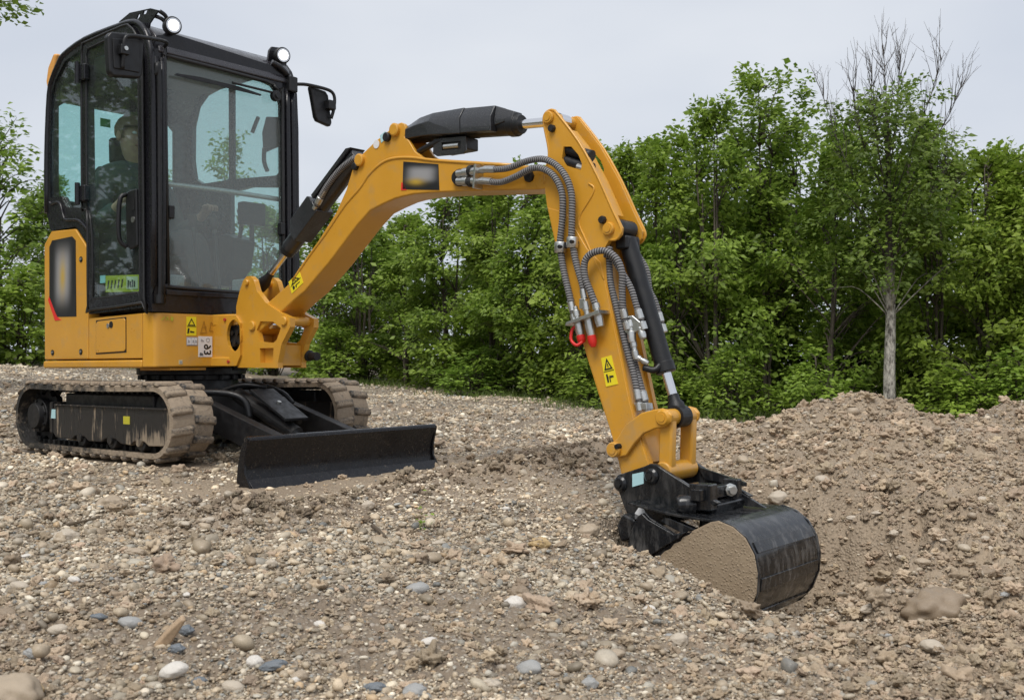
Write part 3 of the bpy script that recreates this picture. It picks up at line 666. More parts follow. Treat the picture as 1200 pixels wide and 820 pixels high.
quad_uv('door_sticker', [(-.158, Yg-.006, .93), (-.105, Yg-.006, .93), (-.105, Yg-.006, .972), (-.158, Yg-.006, .972)], TLAB, door)
quad_uv('print', [(.115, Yg-.009, .885), (.225, Yg-.009, .881), (.225, Yg-.009, .945), (.115, Yg-.009, .952)], CREAM, st)
for k in range(4): quad_uv('print', [(.13+.02*k, Yg-.011, .893), (.142+.02*k, Yg-.011, .893), (.142+.02*k, Yg-.011, .93-.006*(k % 2)), (.13+.02*k, Yg-.011, .93-.006*(k % 2))], KLAB, st)
for k in range(5): quad_uv('print', [(-.08+.035*k, Yg-.009, .895), (-.072+.035*k, Yg-.009, .895), (-.06+.035*k, Yg-.009, .94), (-.07+.035*k, Yg-.009, .94)], KLAB, st)
# front frame and windscreen (Y, Z outlines)
ffo = [(-.476, .758), (.452, .758), (.452, 1.3), (.436, 2.05), (.41, 2.13), (.33, 2.19), (-.36, 2.225), (-.44, 2.19), (-.47, 2.10)]
ffh = [(-.385, .90), (-.36, .888), (.345, .876), (.366, .89), (.362, 1.98), (.345, 2.04), (.30, 2.082), (.24, 2.092), (-.36, 2.098), (-.395, 2.085), (-.402, 2.05)]
ff = obj('front_frame', plate(B(), ffo, .325, .362, 'X', holes=[ffh]), BLK, EX)
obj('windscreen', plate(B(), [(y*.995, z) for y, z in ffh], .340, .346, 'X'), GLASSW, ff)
bm = B(); tube(bm, [(.366, y, z) for y, z in ffh+ffh[:1]], .011, 8, 2); obj('windscreen_seal', bm, SEAL, ff)
for y, r_ in ((-.452, .016), (-.415, .014), (.40, .016), (.437, .015)):
    bm = B(); tube(bm, [(.366, y, .80), (.372, y, 1.4), (.362, y, 2.08)], r_, 10); obj('post_tube', bm, BLK, ff)
bm = B(); tube(bm, [(.35, -.468, 1.98), (.385, -.462, 1.985), (.39, -.45, 1.96), (.388, -.445, .9), (.375, -.445, .83)], .014, 10); obj('drain_hose', bm, PLA, ff)
obj('hose_foot', cyl(B(), (.382, -.444, .80), (.382, -.444, .845), .02, n=14), PLA, ff)
for y, z in ((-.37, 1.28), (.352, 1.26)): obj('window_stop', box(B(), .347, .385, y-.016, y+.016, z-.035, z+.035), PLA, ff, bevel=.006)
obj('lower_ledge', box(B(), .355, .378, -.40, .38, .845, .872), BLK, ff, bevel=.004)
wp = obj('wiper_arm', cyl(B(), (.385, .32, 2.03), (.392, .0, 2.03), .007, n=8), PLA, ff)
obj('wiper_blade', plate(B(), [(-.35, 2.002), (-.34, 2.012), (-.2, 2.022), (.05, 2.02), (.2, 2.006), (.2, 1.998), (-.1, 2.0)], .372, .384, 'X'), PLA, wp)
obj('wiper_motor', stepcyl(B(), (.37, .30, 2.015), (.41, .30, 2.015), [(0, .03), (.7, .03), (.75, .018), (1, .016)], 14), PLA, wp)
top = [(-.73, 2.03), (-.70, 2.09), (-.655, 2.165), (-.54, 2.262), (-.30, 2.302), (.05, 2.305), (.17, 2.298), (.25, 2.272), (.315, 2.225), (.355, 2.17), (.374, 2.11), (.335, 2.095), (.31, 2.14), (.26, 2.19), (.18, 2.232), (.05, 2.25), (-.3, 2.25), (-.52, 2.21), (-.62, 2.13), (-.685, 2.03)]
rf = obj('roof', plate(B(), top, -.437, .437), ROOF, EX, bevel=.01, angle=60)
for p in rf.data.polygons: p.use_smooth = True
rl = obj('roof_lining', plate(B(), [(-.60, -.42), (.28, -.42), (.28, .42), (-.60, .42)], 2.195, 2.205, 'Z'), mat('grey_lining', (.16, .165, .17), .8), rf)
fsh = [(-.19, 1.625), (.20, 1.60), (.285, 1.64), (.27, 1.95), (.245, 2.10), (.18, 2.19), (.05, 2.225), (-.36, 2.225), (-.52, 2.20), (-.61, 2.14), (-.66, 2.02), (-.665, 1.80), (-.64, 1.68), (-.55, 1.635)]
fsl = [(-.25, .95), (.285, .95), (.285, 1.52), (-.05, 1.56), (-.25, 1.55)]
fs = obj('far_side_frame', plate(B(), side, .442, .474, holes=[fsh, fsl]), BLK, EX)
obj('far_window', plate(B(), [(x*.996, z) for x, z in fsh], .455, .460), GLASS, fs); obj('far_window', plate(B(), [(x*.996, z) for x, z in fsl], .455, .460), GLASS, fs)
obj('mullion', box(B(), -.262, -.212, .44, .456, 1.60, 2.24), BLK, fs)
rr_h = [(-.42, 1.45), (.35, 1.45), (.35, 1.98), (.30, 2.03), (-.38, 2.03), (-.42, 2.0)]
rrf = obj('rear_frame', plate(B(), [(-.44, 1.25), (.44, 1.25), (.44, 2.07), (-.44, 2.07)], -.742, -.712, 'X', holes=[rr_h]), BLK, EX)
obj('rear_window', plate(B(), [(y*.996, z) for y, z in rr_h], -.730, -.724, 'X'), GLASS, rrf)
quad_uv('green_sticker', [(-.705, -.165, 1.925), (-.705, -.10, 1.925), (-.705, -.10, 1.975), (-.705, -.165, 1.975)], GREEN, rrf, .002, (1, 0, 0))
obj('amber_beacon', plate(B(), [(-.752, 2.04), (-.79, 2.15), (-.765, 2.23), (-.70, 2.30), (-.66, 2.29), (-.70, 2.20), (-.735, 2.1)], -.46, -.30), ORANGE, EX, bevel=.012, seg=3)
fl_ = obj('cab_floor', plate(B(), [(-.45, -.43), (.325, -.43), (.325, .43), (-.45, .43)], .77, .80, 'Z'), RUB, EX)
seat = obj('seat', plate(B(), [(-.46, .98), (-.46, 1.12), (-.30, 1.08), (-.02, 1.11), (.03, 1.08), (.02, .98)], -.23, .23), SEATM, EX, bevel=.03, seg=3)
obj('backrest', plate(B(), [(-.50, 1.10), (-.40, 1.08), (-.46, 1.60), (-.50, 1.66), (-.57, 1.66), (-.58, 1.60)], -.21, .21), SEATM, seat, bevel=.035, seg=3)
obj('headrest', plate(B(), [(-.56, 1.68), (-.50, 1.68), (-.505, 1.84), (-.565, 1.84)], -.12, .12), SEATM, seat, bevel=.02, seg=3)
obj('seat_base', box(B(), -.44, -.02, -.2, .2, .80, .98), DARK, seat); seat.location = (-.05, -.05, 0)
for s in (-1, 1):
    c_ = obj('console', plate(B(), [(-.42, .95), (-.42, 1.22), (-.05, 1.26), (.06, 1.22), (.02, 1.05), (-.1, .95)], s*.33-.075, s*.33+.075), PLA, EX, bevel=.015)
    bm = B(); tube(bm, [(.0, s*.33, 1.24), (.02, s*.33, 1.32), (.03, s*.325, 1.40)], lambda t: .012+.014*max(0, t-.45)/.55*1.4); obj('joystick', bm, PLA, c_)
    bm = B(); tube(bm, [(.20, s*.06, .80), (.16, s*.062, 1.0), (.12, s*.07, 1.26)], .012); lv = obj('travel_lever', bm, PLA, EX); obj('lever_knob', stepcyl(B(), (.12, s*.07, 1.25), (.11, s*.07, 1.33), [(0, .015), (.3, .024), (.8, .024), (1, .01)], 12), RUB, lv)
    obj('travel_pedal', plate(B(), [(.12, .80), (.30, .87), (.31, .86), (.14, .80)], s*.06-.04, s*.06+.04), PLA, EX)
bm = B(); tube(bm, [(.315, -.425, 1.435), (.312, 0, 1.442), (.315, .435, 1.438)], .014, 10); obj('grab_rail', bm, ZINC, EX)
mo = obj('monitor', box(B(), .10, .16, .24, .40, 1.30, 1.43), PLA, EX, bevel=.008); obj('stalk', cyl(B(), (.13, .32, 1.2), (.13, .32, 1.30), .014), PLA, mo)
obj('cup_tray', box(B(), .18, .31, .14, .30, .80, .965), mat('pale_grey_plastic', (.45, .48, .48), .5), EX, bevel=.01)
obj('heater_box', box(B(), .12, .32, -.40, -.25, .80, .96), mat('grey_plastic', (.28, .32, .33), .5), EX, bevel=.015)
bm = B(); tube(bm, [(.06, .42, 1.96), (.08, .38, 1.90), (.07, .37, 1.86)], .012); hs = obj('coat_hook', bm, PLA, EX)
sv = obj('sun_visor', plate(B(), [(.13, 1.74), (.27, 1.76), (.27, 1.93), (.16, 1.95), (.12, 1.86)], .40, .425), PLA, EX, bevel=.008)
bm = B(); tube(bm, [(.16, .39, 1.76), (.17, .38, 1.68), (.20, .38, 1.62)], .013); obj('belt_end', bm, PLA, sv)

# mirrors and lamps
m1 = obj('mirror', plate(B(), [(-.755, 1.925), (-.765, 2.10), (-.745, 2.125), (-.585, 2.148), (-.565, 2.13), (-.575, 1.945), (-.59, 1.925), (-.735, 1.905)], .40, .445, 'X'), PLA, EX, bevel=.012, seg=3)
obj('mirror_back', plate(B(), [(-.735, 1.945), (-.742, 2.09), (-.60, 2.115), (-.597, 1.95)], .444, .452, 'X'), PLA, m1, bevel=.004)
bm = B(); tube(bm, [(.36, -.40, 2.14), (.42, -.43, 2.152), (.47, -.58, 2.128), (.475, -.665, 2.115), (.472, -.69, 2.09), (.468, -.692, 2.03), (.455, -.692, 1.95)], .010, 10); obj('mirror_arm', bm, PLA, m1)
cl_ = obj('mirror_clamp', box(B(), .45, .485, -.715, -.67, 2.015, 2.065), PLA, m1, bevel=.006); obj('bolt', cyl(B(), (.484, -.692, 2.045), (.492, -.692, 2.045), .011, n=8), ZINC, cl_)
obj('mirror_glass', plate(B(), [(-.74, 1.935), (-.75, 2.09), (-.59, 2.125), (-.585, 1.94)], .396, .3985, 'X'), CHROME, m1)
m2 = obj('mirror', plate(B(), [(.546, 2.122), (.665, 2.112), (.685, 2.09), (.712, 1.93), (.70, 1.905), (.60, 1.922), (.585, 1.945)], .36, .395, 'X'), PLA, EX, bevel=.010, seg=3)
obj('mirror_glass', plate(B(), [(.556, 2.11), (.66, 2.10), (.70, 1.92), (.605, 1.93)], .356, .3585, 'X'), CHROME, m2)
bm = B(); tube(bm, [(.36, .40, 2.105), (.38, .46, 2.115), (.40, .52, 2.12), (.42, .64, 2.115), (.425, .69, 2.10), (.425, .705, 2.06), (.42, .70, 2.0), (.41, .69, 1.95)], .010, 10); obj('mirror_arm', bm, PLA, m2)
obj('mirror_clamp', box(B(), .39, .435, .655, .71, 2.00, 2.055), PLA, m2, bevel=.006)
obj('arm_bracket', box(B(), .335, .40, .39, .45, 2.06, 2.15), PLA, m2, bevel=.008)
w1 = obj('lamp_bracket', plate(B(), [(-.03, 2.295), (-.022, 2.347), (.086, 2.372), (.289, 2.352), (.365, 2.325), (.333, 2.308), (.28, 2.275), (.27, 2.24), (.2, 2.28)], -.436, -.428, holes=[[(.15, 2.325), (.165, 2.345), (.19, 2.352), (.185, 2.33), (.16, 2.318)], [(.21, 2.335), (.222, 2.353), (.262, 2.351), (.245, 2.332)]]), BLK, EX)
def lamp(c, parent):
    c = Vector(c); d = Vector((.95, -.22, -.10)).normalized()
    l_ = obj('work_lamp', stepcyl(B(), c-d*.055, c+d*.03, [(0, .018), (.12, .034), (.5, .044), (.95, .047), (1, .042)], 24), PLA, parent, bevel=.002)
    obj('reflector', stepcyl(B(), c+d*.027, c+d*.0325, [(0, .039), (1, .038)], 24), CHROME, l_)
    obj('lens', stepcyl(B(), c+d*.030, c+d*.037, [(0, .029), (.6, .028), (1, .02)], 24), LENS, l_)
    bm = B(); tube(bm, [c-d*.05, c-d*.08+Vector((0, 0, -.02)), c-d*.09+Vector((0, .03, -.06))], .006); obj('cable', bm, PLA, l_)
lamp((.372, -.365, 2.258), w1)
for p in ([(.30, -.43, 2.315), (.345, -.40, 2.29), (.345, -.372, 2.255)], [(.365, -.43, 2.322), (.37, -.40, 2.305), (.36, -.38, 2.28)]):
    bm = B(); tube(bm, p, .011); obj('bracket_arm', bm, BLK, w1)
w2 = obj('lamp_bracket', plate(B(), [(.30, 2.18), (.32, 2.30), (.34, 2.325), (.425, 2.335), (.445, 2.32), (.448, 2.25), (.43, 2.15)], .285, .30, 'X'), BLK, EX, bevel=.004)
lamp((.345, .37, 2.268), w2)
bm = B(); tube(bm, [(.36, .29, 2.21), (.372, .34, 2.19), (.365, .40, 2.16)], .018); obj('bracket_foot', bm, BLK, w2)

# boom ---------------------------------------------------------------
BY = .08
rd = [(1.006, .907), (1.127, 1.015), (1.27, 1.131), (1.402, 1.248), (1.512, 1.322), (1.577, 1.379), (1.665, 1.422), (1.751, 1.432), (1.872, 1.418), (2.011, 1.388), (2.474, 1.308)]
lo = [(2.596, 1.19), (2.35, 1.213), (2.094, 1.235), (1.95, 1.245), (1.866, 1.248), (1.80, 1.245), (1.744, 1.24), (1.658, 1.222), (1.58, 1.202), (1.487, 1.14), (1.282, .975), (1.1, .846), (1.02, .806), (.917, .75)]
foot = [(.722, .648), (.69, .636), (.662, .65), (.652, .68), (.662, .708), (.697, .745), (.80, .80), (.945, .875)]
tip = [(2.60, 1.285), (2.65, 1.275), (2.672, 1.245), (2.66, 1.21), (2.63, 1.195)]
bout = foot+rd+tip+lo
boom = obj('boom', plate(B(), bout, -BY, BY), YEL, EX, bevel=.009, seg=3, angle=50)
lug = [(1.10, .98), (1.121, 1.029), (1.322, 1.219), (1.397, 1.323), (1.44, 1.413), (1.507, 1.478), (1.60, 1.528), (1.747, 1.589), (1.775, 1.592), (1.798, 1.582), (1.806, 1.561), (1.796, 1.523), (1.824, 1.503), (1.868, 1.444), (1.92, 1.41), (1.75, 1.35), (1.4, 1.18)]
for y in (-.066, .046): obj('lug_plate', plate(B(), lug, y, y+.02), YEL, boom, bevel=.005, seg=2)
obj('lug_web', plate(B(), [(1.36, 1.16), (1.45, 1.32), (1.6, 1.45), (1.78, 1.47), (1.85, 1.40), (1.6, 1.3)], -.046, .046), YEL, boom)
bm = B(); tube(bm, [(x, -BY+.002, z-.004) for x, z in rd[0:]], .008, 8, 4); obj('weld_ridge', bm, YEL, boom)
for (x, z), r_ in (((1.502, 1.452), .022), ((1.470, 1.425), .014), ((1.742, 1.562), .022), ((1.690, 1.535), .016)):
    k_ = obj('pin_boss', stepcyl(B(), (x, -.085, z), (x, .085, z), [(0, r_*1.05), (.02, r_*1.35), (.98, r_*1.35), (1, r_*1.05)], 20), YEL if r_ > .02 else DARK, boom)
quad_uv('logo_panel', [(1.80, -BY, 1.279), (2.031, -BY, 1.25), (2.026, -BY, 1.365), (1.806, -BY, 1.405)], PANB, boom)
quad_uv('red_stripe', [(1.79, -BY, 1.275), (1.825, -BY, 1.272), (1.803, -BY, 1.31), (1.792, -BY, 1.31)], REDL, boom)
def wlabel(corners, parent, y):
    """yellow warning label: corners lower left, lower right, upper right, upper left"""
    p = [Vector((a, y, b)) for a, b in corners]
    lab = quad_uv('warning_label', [tuple(v) for v in p], YLAB, parent)
    def uvp(u, v, d=.0032): q = (p[0].lerp(p[1], u)).lerp(p[3].lerp(p[2], u), v); return (q.x, q.z)
    def prn(uv, holes=()): obj('print', plate(B(), [uvp(*a) for a in uv], y-.0032, y-.0022, 'Y', [[uvp(*a) for a in h] for h in holes]), KLAB, lab)
    prn([(.12, .55), (.88, .55), (.5, .95)], [[(.27, .60), (.73, .60), (.5, .84)]]); prn([(.46, .63), (.54, .63), (.53, .76), (.47, .76)])
    prn([(.05, .49), (.95, .49), (.95, .515), (.05, .515)])
    prn([(.2, .12), (.32, .12), (.36, .30), (.30, .42), (.18, .40)]); prn([(.42, .26), (.80, .26), (.80, .32), (.46, .34)]); prn([(.42, .12), (.5, .12), (.5, .26), (.42, .26)])
wlabel([(1.000, .838), (1.090, .888), (1.062, .945), (.975, .898)], boom, -BY)
obj('white_disc', cyl(B(), (1.612, -.069, 1.513), (1.612, -.0665, 1.513), .020, n=20), WLAB, boom)
quad_uv('blue_tag', [(1.645, -.0665, 1.515), (1.680, -.0665, 1.53), (1.672, -.0665, 1.565), (1.637, -.0665, 1.55)], TLAB, boom)
obj('port_block', stepcyl(B(), (2.155, -.105, 1.29), (2.155, -.07, 1.29), [(0, .028), (.5, .038), (1, .04)], 18), PLA, boom)
for zz, z0, x1 in ((1.312, 1.303, 2.36), (1.262, 1.270, 2.345)):
    obj('hose_fitting', stepcyl(B(), (2.165, -.105, z0), (x1, -.112, zz-.012), [(0, .017), (.18, .017), (.2, .021), (.34, .021), (.36, .012), (.42, .012), (.43, .019), (.60, .019), (.62, .013), (.72, .012), (.73, .015), (1, .013)], 14), ZINC, boom, bevel=.001)
    obj('seal_ring', cyl(B(), (2.235, -.107, zz-.003), (2.255, -.108, zz-.005), .022, n=14), RUB, boom)
obj('fitting_bracket', plate(B(), [(2.275, 1.225), (2.285, 1.225), (2.295, 1.325), (2.285, 1.325)], -.135, -.08), ZINC, boom, bevel=.001)
obj('pivot_bolt', stepcyl(B(), (2.546, -.098, 1.249), (2.546, .098, 1.249), [(0, .018), (.03, .024), (.97, .024), (1, .018)], 8), DARK, boom)
obj('pivot_boss', cyl(B(), (2.615, -.084, 1.236), (2.615, .084, 1.236), .046, n=28), YEL, boom, bevel=.004)
# lift cylinder
a_, b_ = Vector((.655, 0, .905)), Vector((1.42, 0, 1.50)); ax_ = (b_-a_)
lc = obj('lift_cylinder', cyl(B(), a_.lerp(b_, .30), a_.lerp(b_, 1.0), .044, n=24), GUARD, EX, bevel=.004)
obj('rod', cyl(B(), a_.lerp(b_, .03), a_.lerp(b_, .32), .018, n=16), CHROME, lc)
obj('rod_eye', stepcyl(B(), a_-ax_*.03, a_+ax_*.10, [(0, .03), (.4, .034), (.7, .022), (1, .02)], 16), PLA, lc, bevel=.003)
n_ = Vector((-ax_.z, 0, ax_.x)).normalized(); t_ = ax_.normalized()
def cylplate(pts, y0, y1, bm): return plate(bm, [((a_+t_*s+n_*h).x, (a_+t_*s+n_*h).z) for s, h in pts], y0, y1)
obj('cylinder_guard', cylplate([(.385, -.046), (.385, .02), (.425, .064), (.60, .068), (.612, .05), (.612, -.046)], -.056, .056, B()), GUARD, lc, bevel=.006)
obj('gland', cyl(B(), a_.lerp(b_, .265), a_.lerp(b_, .315), .04, n=20), PLA, lc, bevel=.003)
obj('upper_guard', cylplate([(.62, .03), (.62, .055), (.95, .052), (.98, .03)], -.05, .05, B()), GUARD, lc, bevel=.004)
bm = B(); tube(bm, [tuple(a_+t_*.62+n_*-.02+Vector((0, -.05, 0))), tuple(a_+t_*.74+n_*-.005+Vector((0, -.055, 0))), tuple(a_+t_*.86+n_*-.005+Vector((0, -.05, 0))), tuple(a_+t_*.97+n_*-.03+Vector((0, -.045, 0)))], .016, uv=True); obj('hose', bm, HOSE, lc)
obj('hose_fitting', stepcyl(B(), a_+t_*.60+n_*-.022+Vector((0, -.052, 0)), a_+t_*.72+n_*-.008+Vector((0, -.056, 0)), [(0, .013), (.3, .013), (.32, .018), (.6, .018), (.62, .014), (1, .014)], 12), ZINC, lc)
bm = B(); tube(bm, [(.86, .10, .98), (1.02, .105, 1.10), (1.25, .10, 1.30)], .014, uv=True); obj('hose', bm, HOSE, lc)
# stick cylinder with its faceted guard
sc_a, sc_b = Vector((1.752, 0, 1.548)), Vector((2.655, 0, 1.478))
ck = obj('stick_cylinder', cyl(B(), sc_a, sc_a.lerp(sc_b, .74), .042, n=24), PLA, EX, bevel=.004)
obj('rod', cyl(B(), sc_a.lerp(sc_b, .72), sc_a.lerp(sc_b, .985), .0205, n=20), CHROME, ck)
obj('gland', stepcyl(B(), sc_a.lerp(sc_b, .70), sc_a.lerp(sc_b, .765), [(0, .05), (.6, .05), (.62, .044), (1, .040)], 24), PLA, ck, bevel=.003)
obj('rod_eye', cyl(B(), (2.655, -.03, 1.478), (2.655, .03, 1.478), .027, n=20), CHROME, ck)
def loft(secs, bm):
    rings = [[bm.verts.new(p) for p in s] for s in secs]
    for p, q in zip(rings, rings[1:]):
        for i in range(len(p)): bm.faces.new((p[i], p[(i+1) % len(p)], q[(i+1) % len(p)], q[i]))
    bm.faces.new(rings[0][::-1]); bm.faces.new(rings[-1]); return bm
def gsec(x, zl, zs, zt_, w=.072, wt=.040): return [(x, -w, zl), (x, -w, zs), (x, -wt, zt_), (x, wt, zt_), (x, w, zs), (x, w, zl)]
obj('guard_cover', loft([gsec(1.800, 1.512, 1.556, 1.575, .066, .045), gsec(1.872, 1.511, 1.565, 1.604, .072, .04), gsec(1.955, 1.507, 1.570, 1.613), gsec(2.145, 1.487, 1.556, 1.607)], B()), GUARD, ck, bevel=.004)
obj('guard_cover', loft([gsec(2.147, 1.489, 1.554, 1.604, .071, .039), gsec(2.325, 1.472, 1.535, 1.588, .071, .039)], B()), GUARD, ck, bevel=.004)
obj('guard_tongue', loft([gsec(2.326, 1.50, 1.53, 1.585, .05, .036), gsec(2.42, 1.515, 1.525, 1.55, .04, .026)], B()), GUARD, ck, bevel=.003)
vb = obj('valve_bracket', plate(B(), [(1.965, 1.425), (1.97, 1.49), (2.165, 1.475), (2.165, 1.412), (2.15, 1.40), (1.99, 1.41)], -.052, -.044, 'Y', [[(2.02, 1.432), (2.02, 1.468), (2.135, 1.458), (2.135, 1.425)]]), GUARD, ck)
obj('valve_body', box(B(), 1.99, 2.15, -.043, .05, 1.425, 1.48), PLA, ck, bevel=.006); obj('valve_port', cyl(B(), (2.03, -.045, 1.448), (2.12, -.045, 1.442), .012, n=10), ZINC, ck)
bm = B(); tube(bm, [(1.80, -.03, 1.43), (1.90, -.045, 1.455), (2.02, -.04, 1.485)], .014); obj('feed_pipe', bm, PLA, ck)

# stick --------------------------------------------------------------
SY = .088
stk = [(2.659, 1.506), (2.636, 1.497), (2.625, 1.475), (2.632, 1.429), (2.650, 1.35), (2.648, 1.30), (2.630, 1.26), (2.628, 1.21), (2.640, 1.123), (2.702, .886), (2.833, .509), (2.913, .296), (2.954, .193), (2.972, .130), (2.996, .045), (3.129, .083), (3.059, .267), (3.042, .328), (2.976, .607), (2.935, .781), (2.925, .93), (2.945, .955), (2.975, .955), (2.994, .972), (2.998, .998), (2.96, 1.071), (2.889, 1.212), (2.799, 1.359), (2.694, 1.487), (2.68, 1.50)]
opn = [(2.727, 1.348), (2.765, 1.343), (2.80, 1.305), (2.817, 1.268), (2.811, 1.243), (2.735, 1.271), (2.718, 1.301)]
stick = obj('stick', plate(B(), stk, -SY, -SY+.022, holes=[opn]), YEL, EX)
obj('far_cheek', plate(B(), stk, SY-.022, SY, holes=[opn]), YEL, stick)
core = [(2.675, 1.15), (2.725, .88), (2.85, .50), (2.93, .28), (2.985, .10), (3.10, .10), (3.04, .30), (2.958, .607), (2.905, .78), (2.89, .95), (2.89, 1.10), (2.70, 1.20)]
obj('stick_core', plate(B(), core, -SY+.022, SY-.022), YEL, stick)
obj('upper_web', plate(B(), [(2.70, 1.19), (2.89, 1.11), (2.935, 1.06), (2.86, 1.21), (2.77, 1.36), (2.71, 1.43), (2.68, 1.39)], -.03, .03), YEL, stick)
low = [(2.647, 1.11), (2.706, .886), (2.838, .509), (2.918, .296), (2.978, .120), (3.0, .050), (3.122, .085), (3.052, .267), (3.035, .328), (2.969, .607), (2.928, .785), (2.905, .87), (2.84, .93), (2.74, 1.08)]
obj('wear_plate', plate(B(), low, -SY-.0035, -SY+.004), YEL, stick, bevel=.003)
def edge(pts, r_, par, y): bm = B(); tube(bm, [(x, y, z) for x, z in pts], r_, 8, 3); return obj('rounded_edge', bm, YEL, par)
edge(stk[21:]+stk[:8], .0055, stick, -SY+.002); edge(stk[21:]+stk[:8], .0055, stick, SY-.002)
edge([(2.92, .80), (2.83, .97), (2.80, 1.05), (2.86, 1.13), (2.875, 1.165), (2.85, 1.185)], .0045, stick, -SY)
for (x, z), r_, dk in (((2.654, 1.476), .026, 0), ((2.673, 1.428), .016, 1), ((2.918, 1.035), .016, 1), ((2.945, .998), .026, 0), ((2.980, .146), .030, 0), ((3.002, .160), .011, 1)):
    b = obj('pin_boss', stepcyl(B(), (x, -SY-.014-.004*dk-(.03 if z < .2 else 0), z), (x, SY+.014, z), [(0, r_*.85), (.03, r_), (.97, r_), (1, r_*.85)], 8 if dk else 24), DARK if dk else YEL, stick)
    if not dk: yy = -SY-(.044 if z < .2 else .014); obj('pin_cap', cyl(B(), (x, yy-.003, z), (x, yy+.002, z), r_*.55, n=20), YEL, b)
for z_ in (1.335, 1.285):
    bm = B(); tube(bm, [(2.67, -.052, z_+.03), (2.74, -.056, z_), (2.84, -.05, z_-.035)], .024, 14); obj('inner_pipe', bm, PLA, stick)
obj('inner_fitting', cyl(B(), (2.785, -.072, 1.262), (2.825, -.07, 1.248), .014, n=12), ZINC, stick)
wlabel([(2.929, .386), (2.984, .397), (2.954, .508), (2.906, .497)], stick, -SY-.004)
bkt = obj('hose_manifold', plate(B(), [(2.785, .625), (2.79, .638), (2.945, .682), (2.948, .668)], -.165, -.085), ZINC, EX, bevel=.001)
for i, (x, z, dx, dz, cap) in enumerate(((2.820, .640, .012, -.055, 1), (2.868, .656, .016, -.075, 1), (2.915, .668, .012, -.05, 0))):
    f_ = obj('coupling', stepcyl(B(), (x-dx*1.1, -.125, z-dz*1.1), (x+dx, -.125, z+dz), [(0, .010), (.12, .010), (.14, .016), (.34, .016), (.36, .012), (.55, .012), (.57, .018), (.8, .018), (1, .015)], 14), ZINC, bkt, bevel=.001)
    if cap:
        obj('red_cap', stepcyl(B(), (x+dx*.95, -.125, z+dz*.95), (x+dx*1.55, -.125, z+dz*1.55), [(0, .0175), (.55, .018), (.75, .015), (1, .010)], 16), REDP, f_, bevel=.002)
        if i == 0: bm = B(); tube(bm, [(x+.025, -.13, z-.078), (x+.006, -.145, z-.092), (x-.02, -.145, z-.07), (x-.019, -.138, z-.03), (x, -.13, z-.012)], .0065); obj('cap_strap', bm, REDP, f_)
obj('adapter', box(B(), 2.835, 2.865, -.14, -.10, .69, .73), ZINC, bkt, bevel=.004)
Hs = [[(2.348, -.113, 1.299), (2.40, -.115, 1.292), (2.468, -.118, 1.290), (2.568, -.122, 1.305), (2.649, -.125, 1.302), (2.713, -.125, 1.272), (2.765, -.125, 1.216), (2.790, -.122, 1.145), (2.790, -.12, 1.054), (2.785, -.118, .959), (2.793, -.118, .935), (2.808, -.118, .871), (2.839, -.12, .784), (2.852, -.122, .722)],
      [(2.329, -.113, 1.252), (2.417, -.118, 1.236), (2.502, -.125, 1.247), (2.601, -.13, 1.27), (2.665, -.13, 1.257), (2.718, -.13, 1.215), (2.748, -.128, 1.149), (2.745, -.122, 1.062), (2.729, -.118, .964), (2.733, -.118, .914), (2.748, -.118, .838), (2.778, -.12, .737), (2.795, -.122, .675)],
      [(2.909, -.122, .69), (2.885, -.13, .753), (2.862, -.135, .813), (2.862, -.135, .873), (2.893, -.13, .904), (2.947, -.12, .910), (2.992, -.11, .878), (3.014, -.105, .824), (3.011, -.10, .757), (3.012, -.095, .68), (3.02, -.09, .64)],
      [(2.930, -.10, .90), (2.958, -.09, .888), (2.993, -.085, .837), (3.036, -.08, .767), (3.058, -.075, .699), (3.078, -.07, .637)],
      [(2.935, -.07, .93), (2.939, -.08, .86), (2.950, -.085, .781), (2.978, -.085, .683), (3.012, -.08, .547), (3.045, -.075, .433), (3.066, -.075, .33)],
      [(2.99, -.08, .72), (2.998, -.06, .63), (3.026, -.055, .511), (3.056, -.055, .413), (3.084, -.055, .325)],
      [(2.956, .085, .92), (3.000, .09, .848), (3.014, .09, .767), (3.040, .09, .717), (3.068, .09, .63)],
      [(2.955, .07, .88), (2.985, .075, .78), (3.02, .075, .66), (3.06, .07, .52)]]
for i, h in enumerate(Hs):
    bm = B(); tube(bm, h, .0135 if i < 3 else .0125, 12, 8, uv=True); ho = obj('hydraulic_hose', bm, HOSE, EX)
    e, e2 = Vector(h[-1]), Vector(h[-2]); d = (e-e2).normalized()
    obj('hose_end', stepcyl(B(), e-d*.045, e+d*.035, [(0, .0155), (.45, .0155), (.47, .010), (.6, .010), (.62, .016), (1, .016)], 12), ZINC, ho, bevel=.001)
    if i < 2: e, d = Vector(h[0]), (Vector(h[1])-Vector(h[0])).normalized(); obj('hose_end', cyl(B(), e-d*.02, e+d*.04, .0155, n=12), ZINC, ho)
for x, z in ((2.731, .940), (2.790, .955)):
    hc = obj('hose_clamp', stepcyl(B(), (x-.002, -.118, z-.022), (x+.001, -.118, z+.022), [(0, .022), (.08, .024), (.92, .024), (1, .022)], 20), ZINC, EX, bevel=.002)
    obj('clamp_screw', cyl(B(), (x+.012, -.145, z), (x+.012, -.10, z), .008, n=8), DARK, hc)
obj('clamp_bar', box(B(), 2.738, 2.782, -.125, -.105, .935, .958), PLA, EX, bevel=.003)
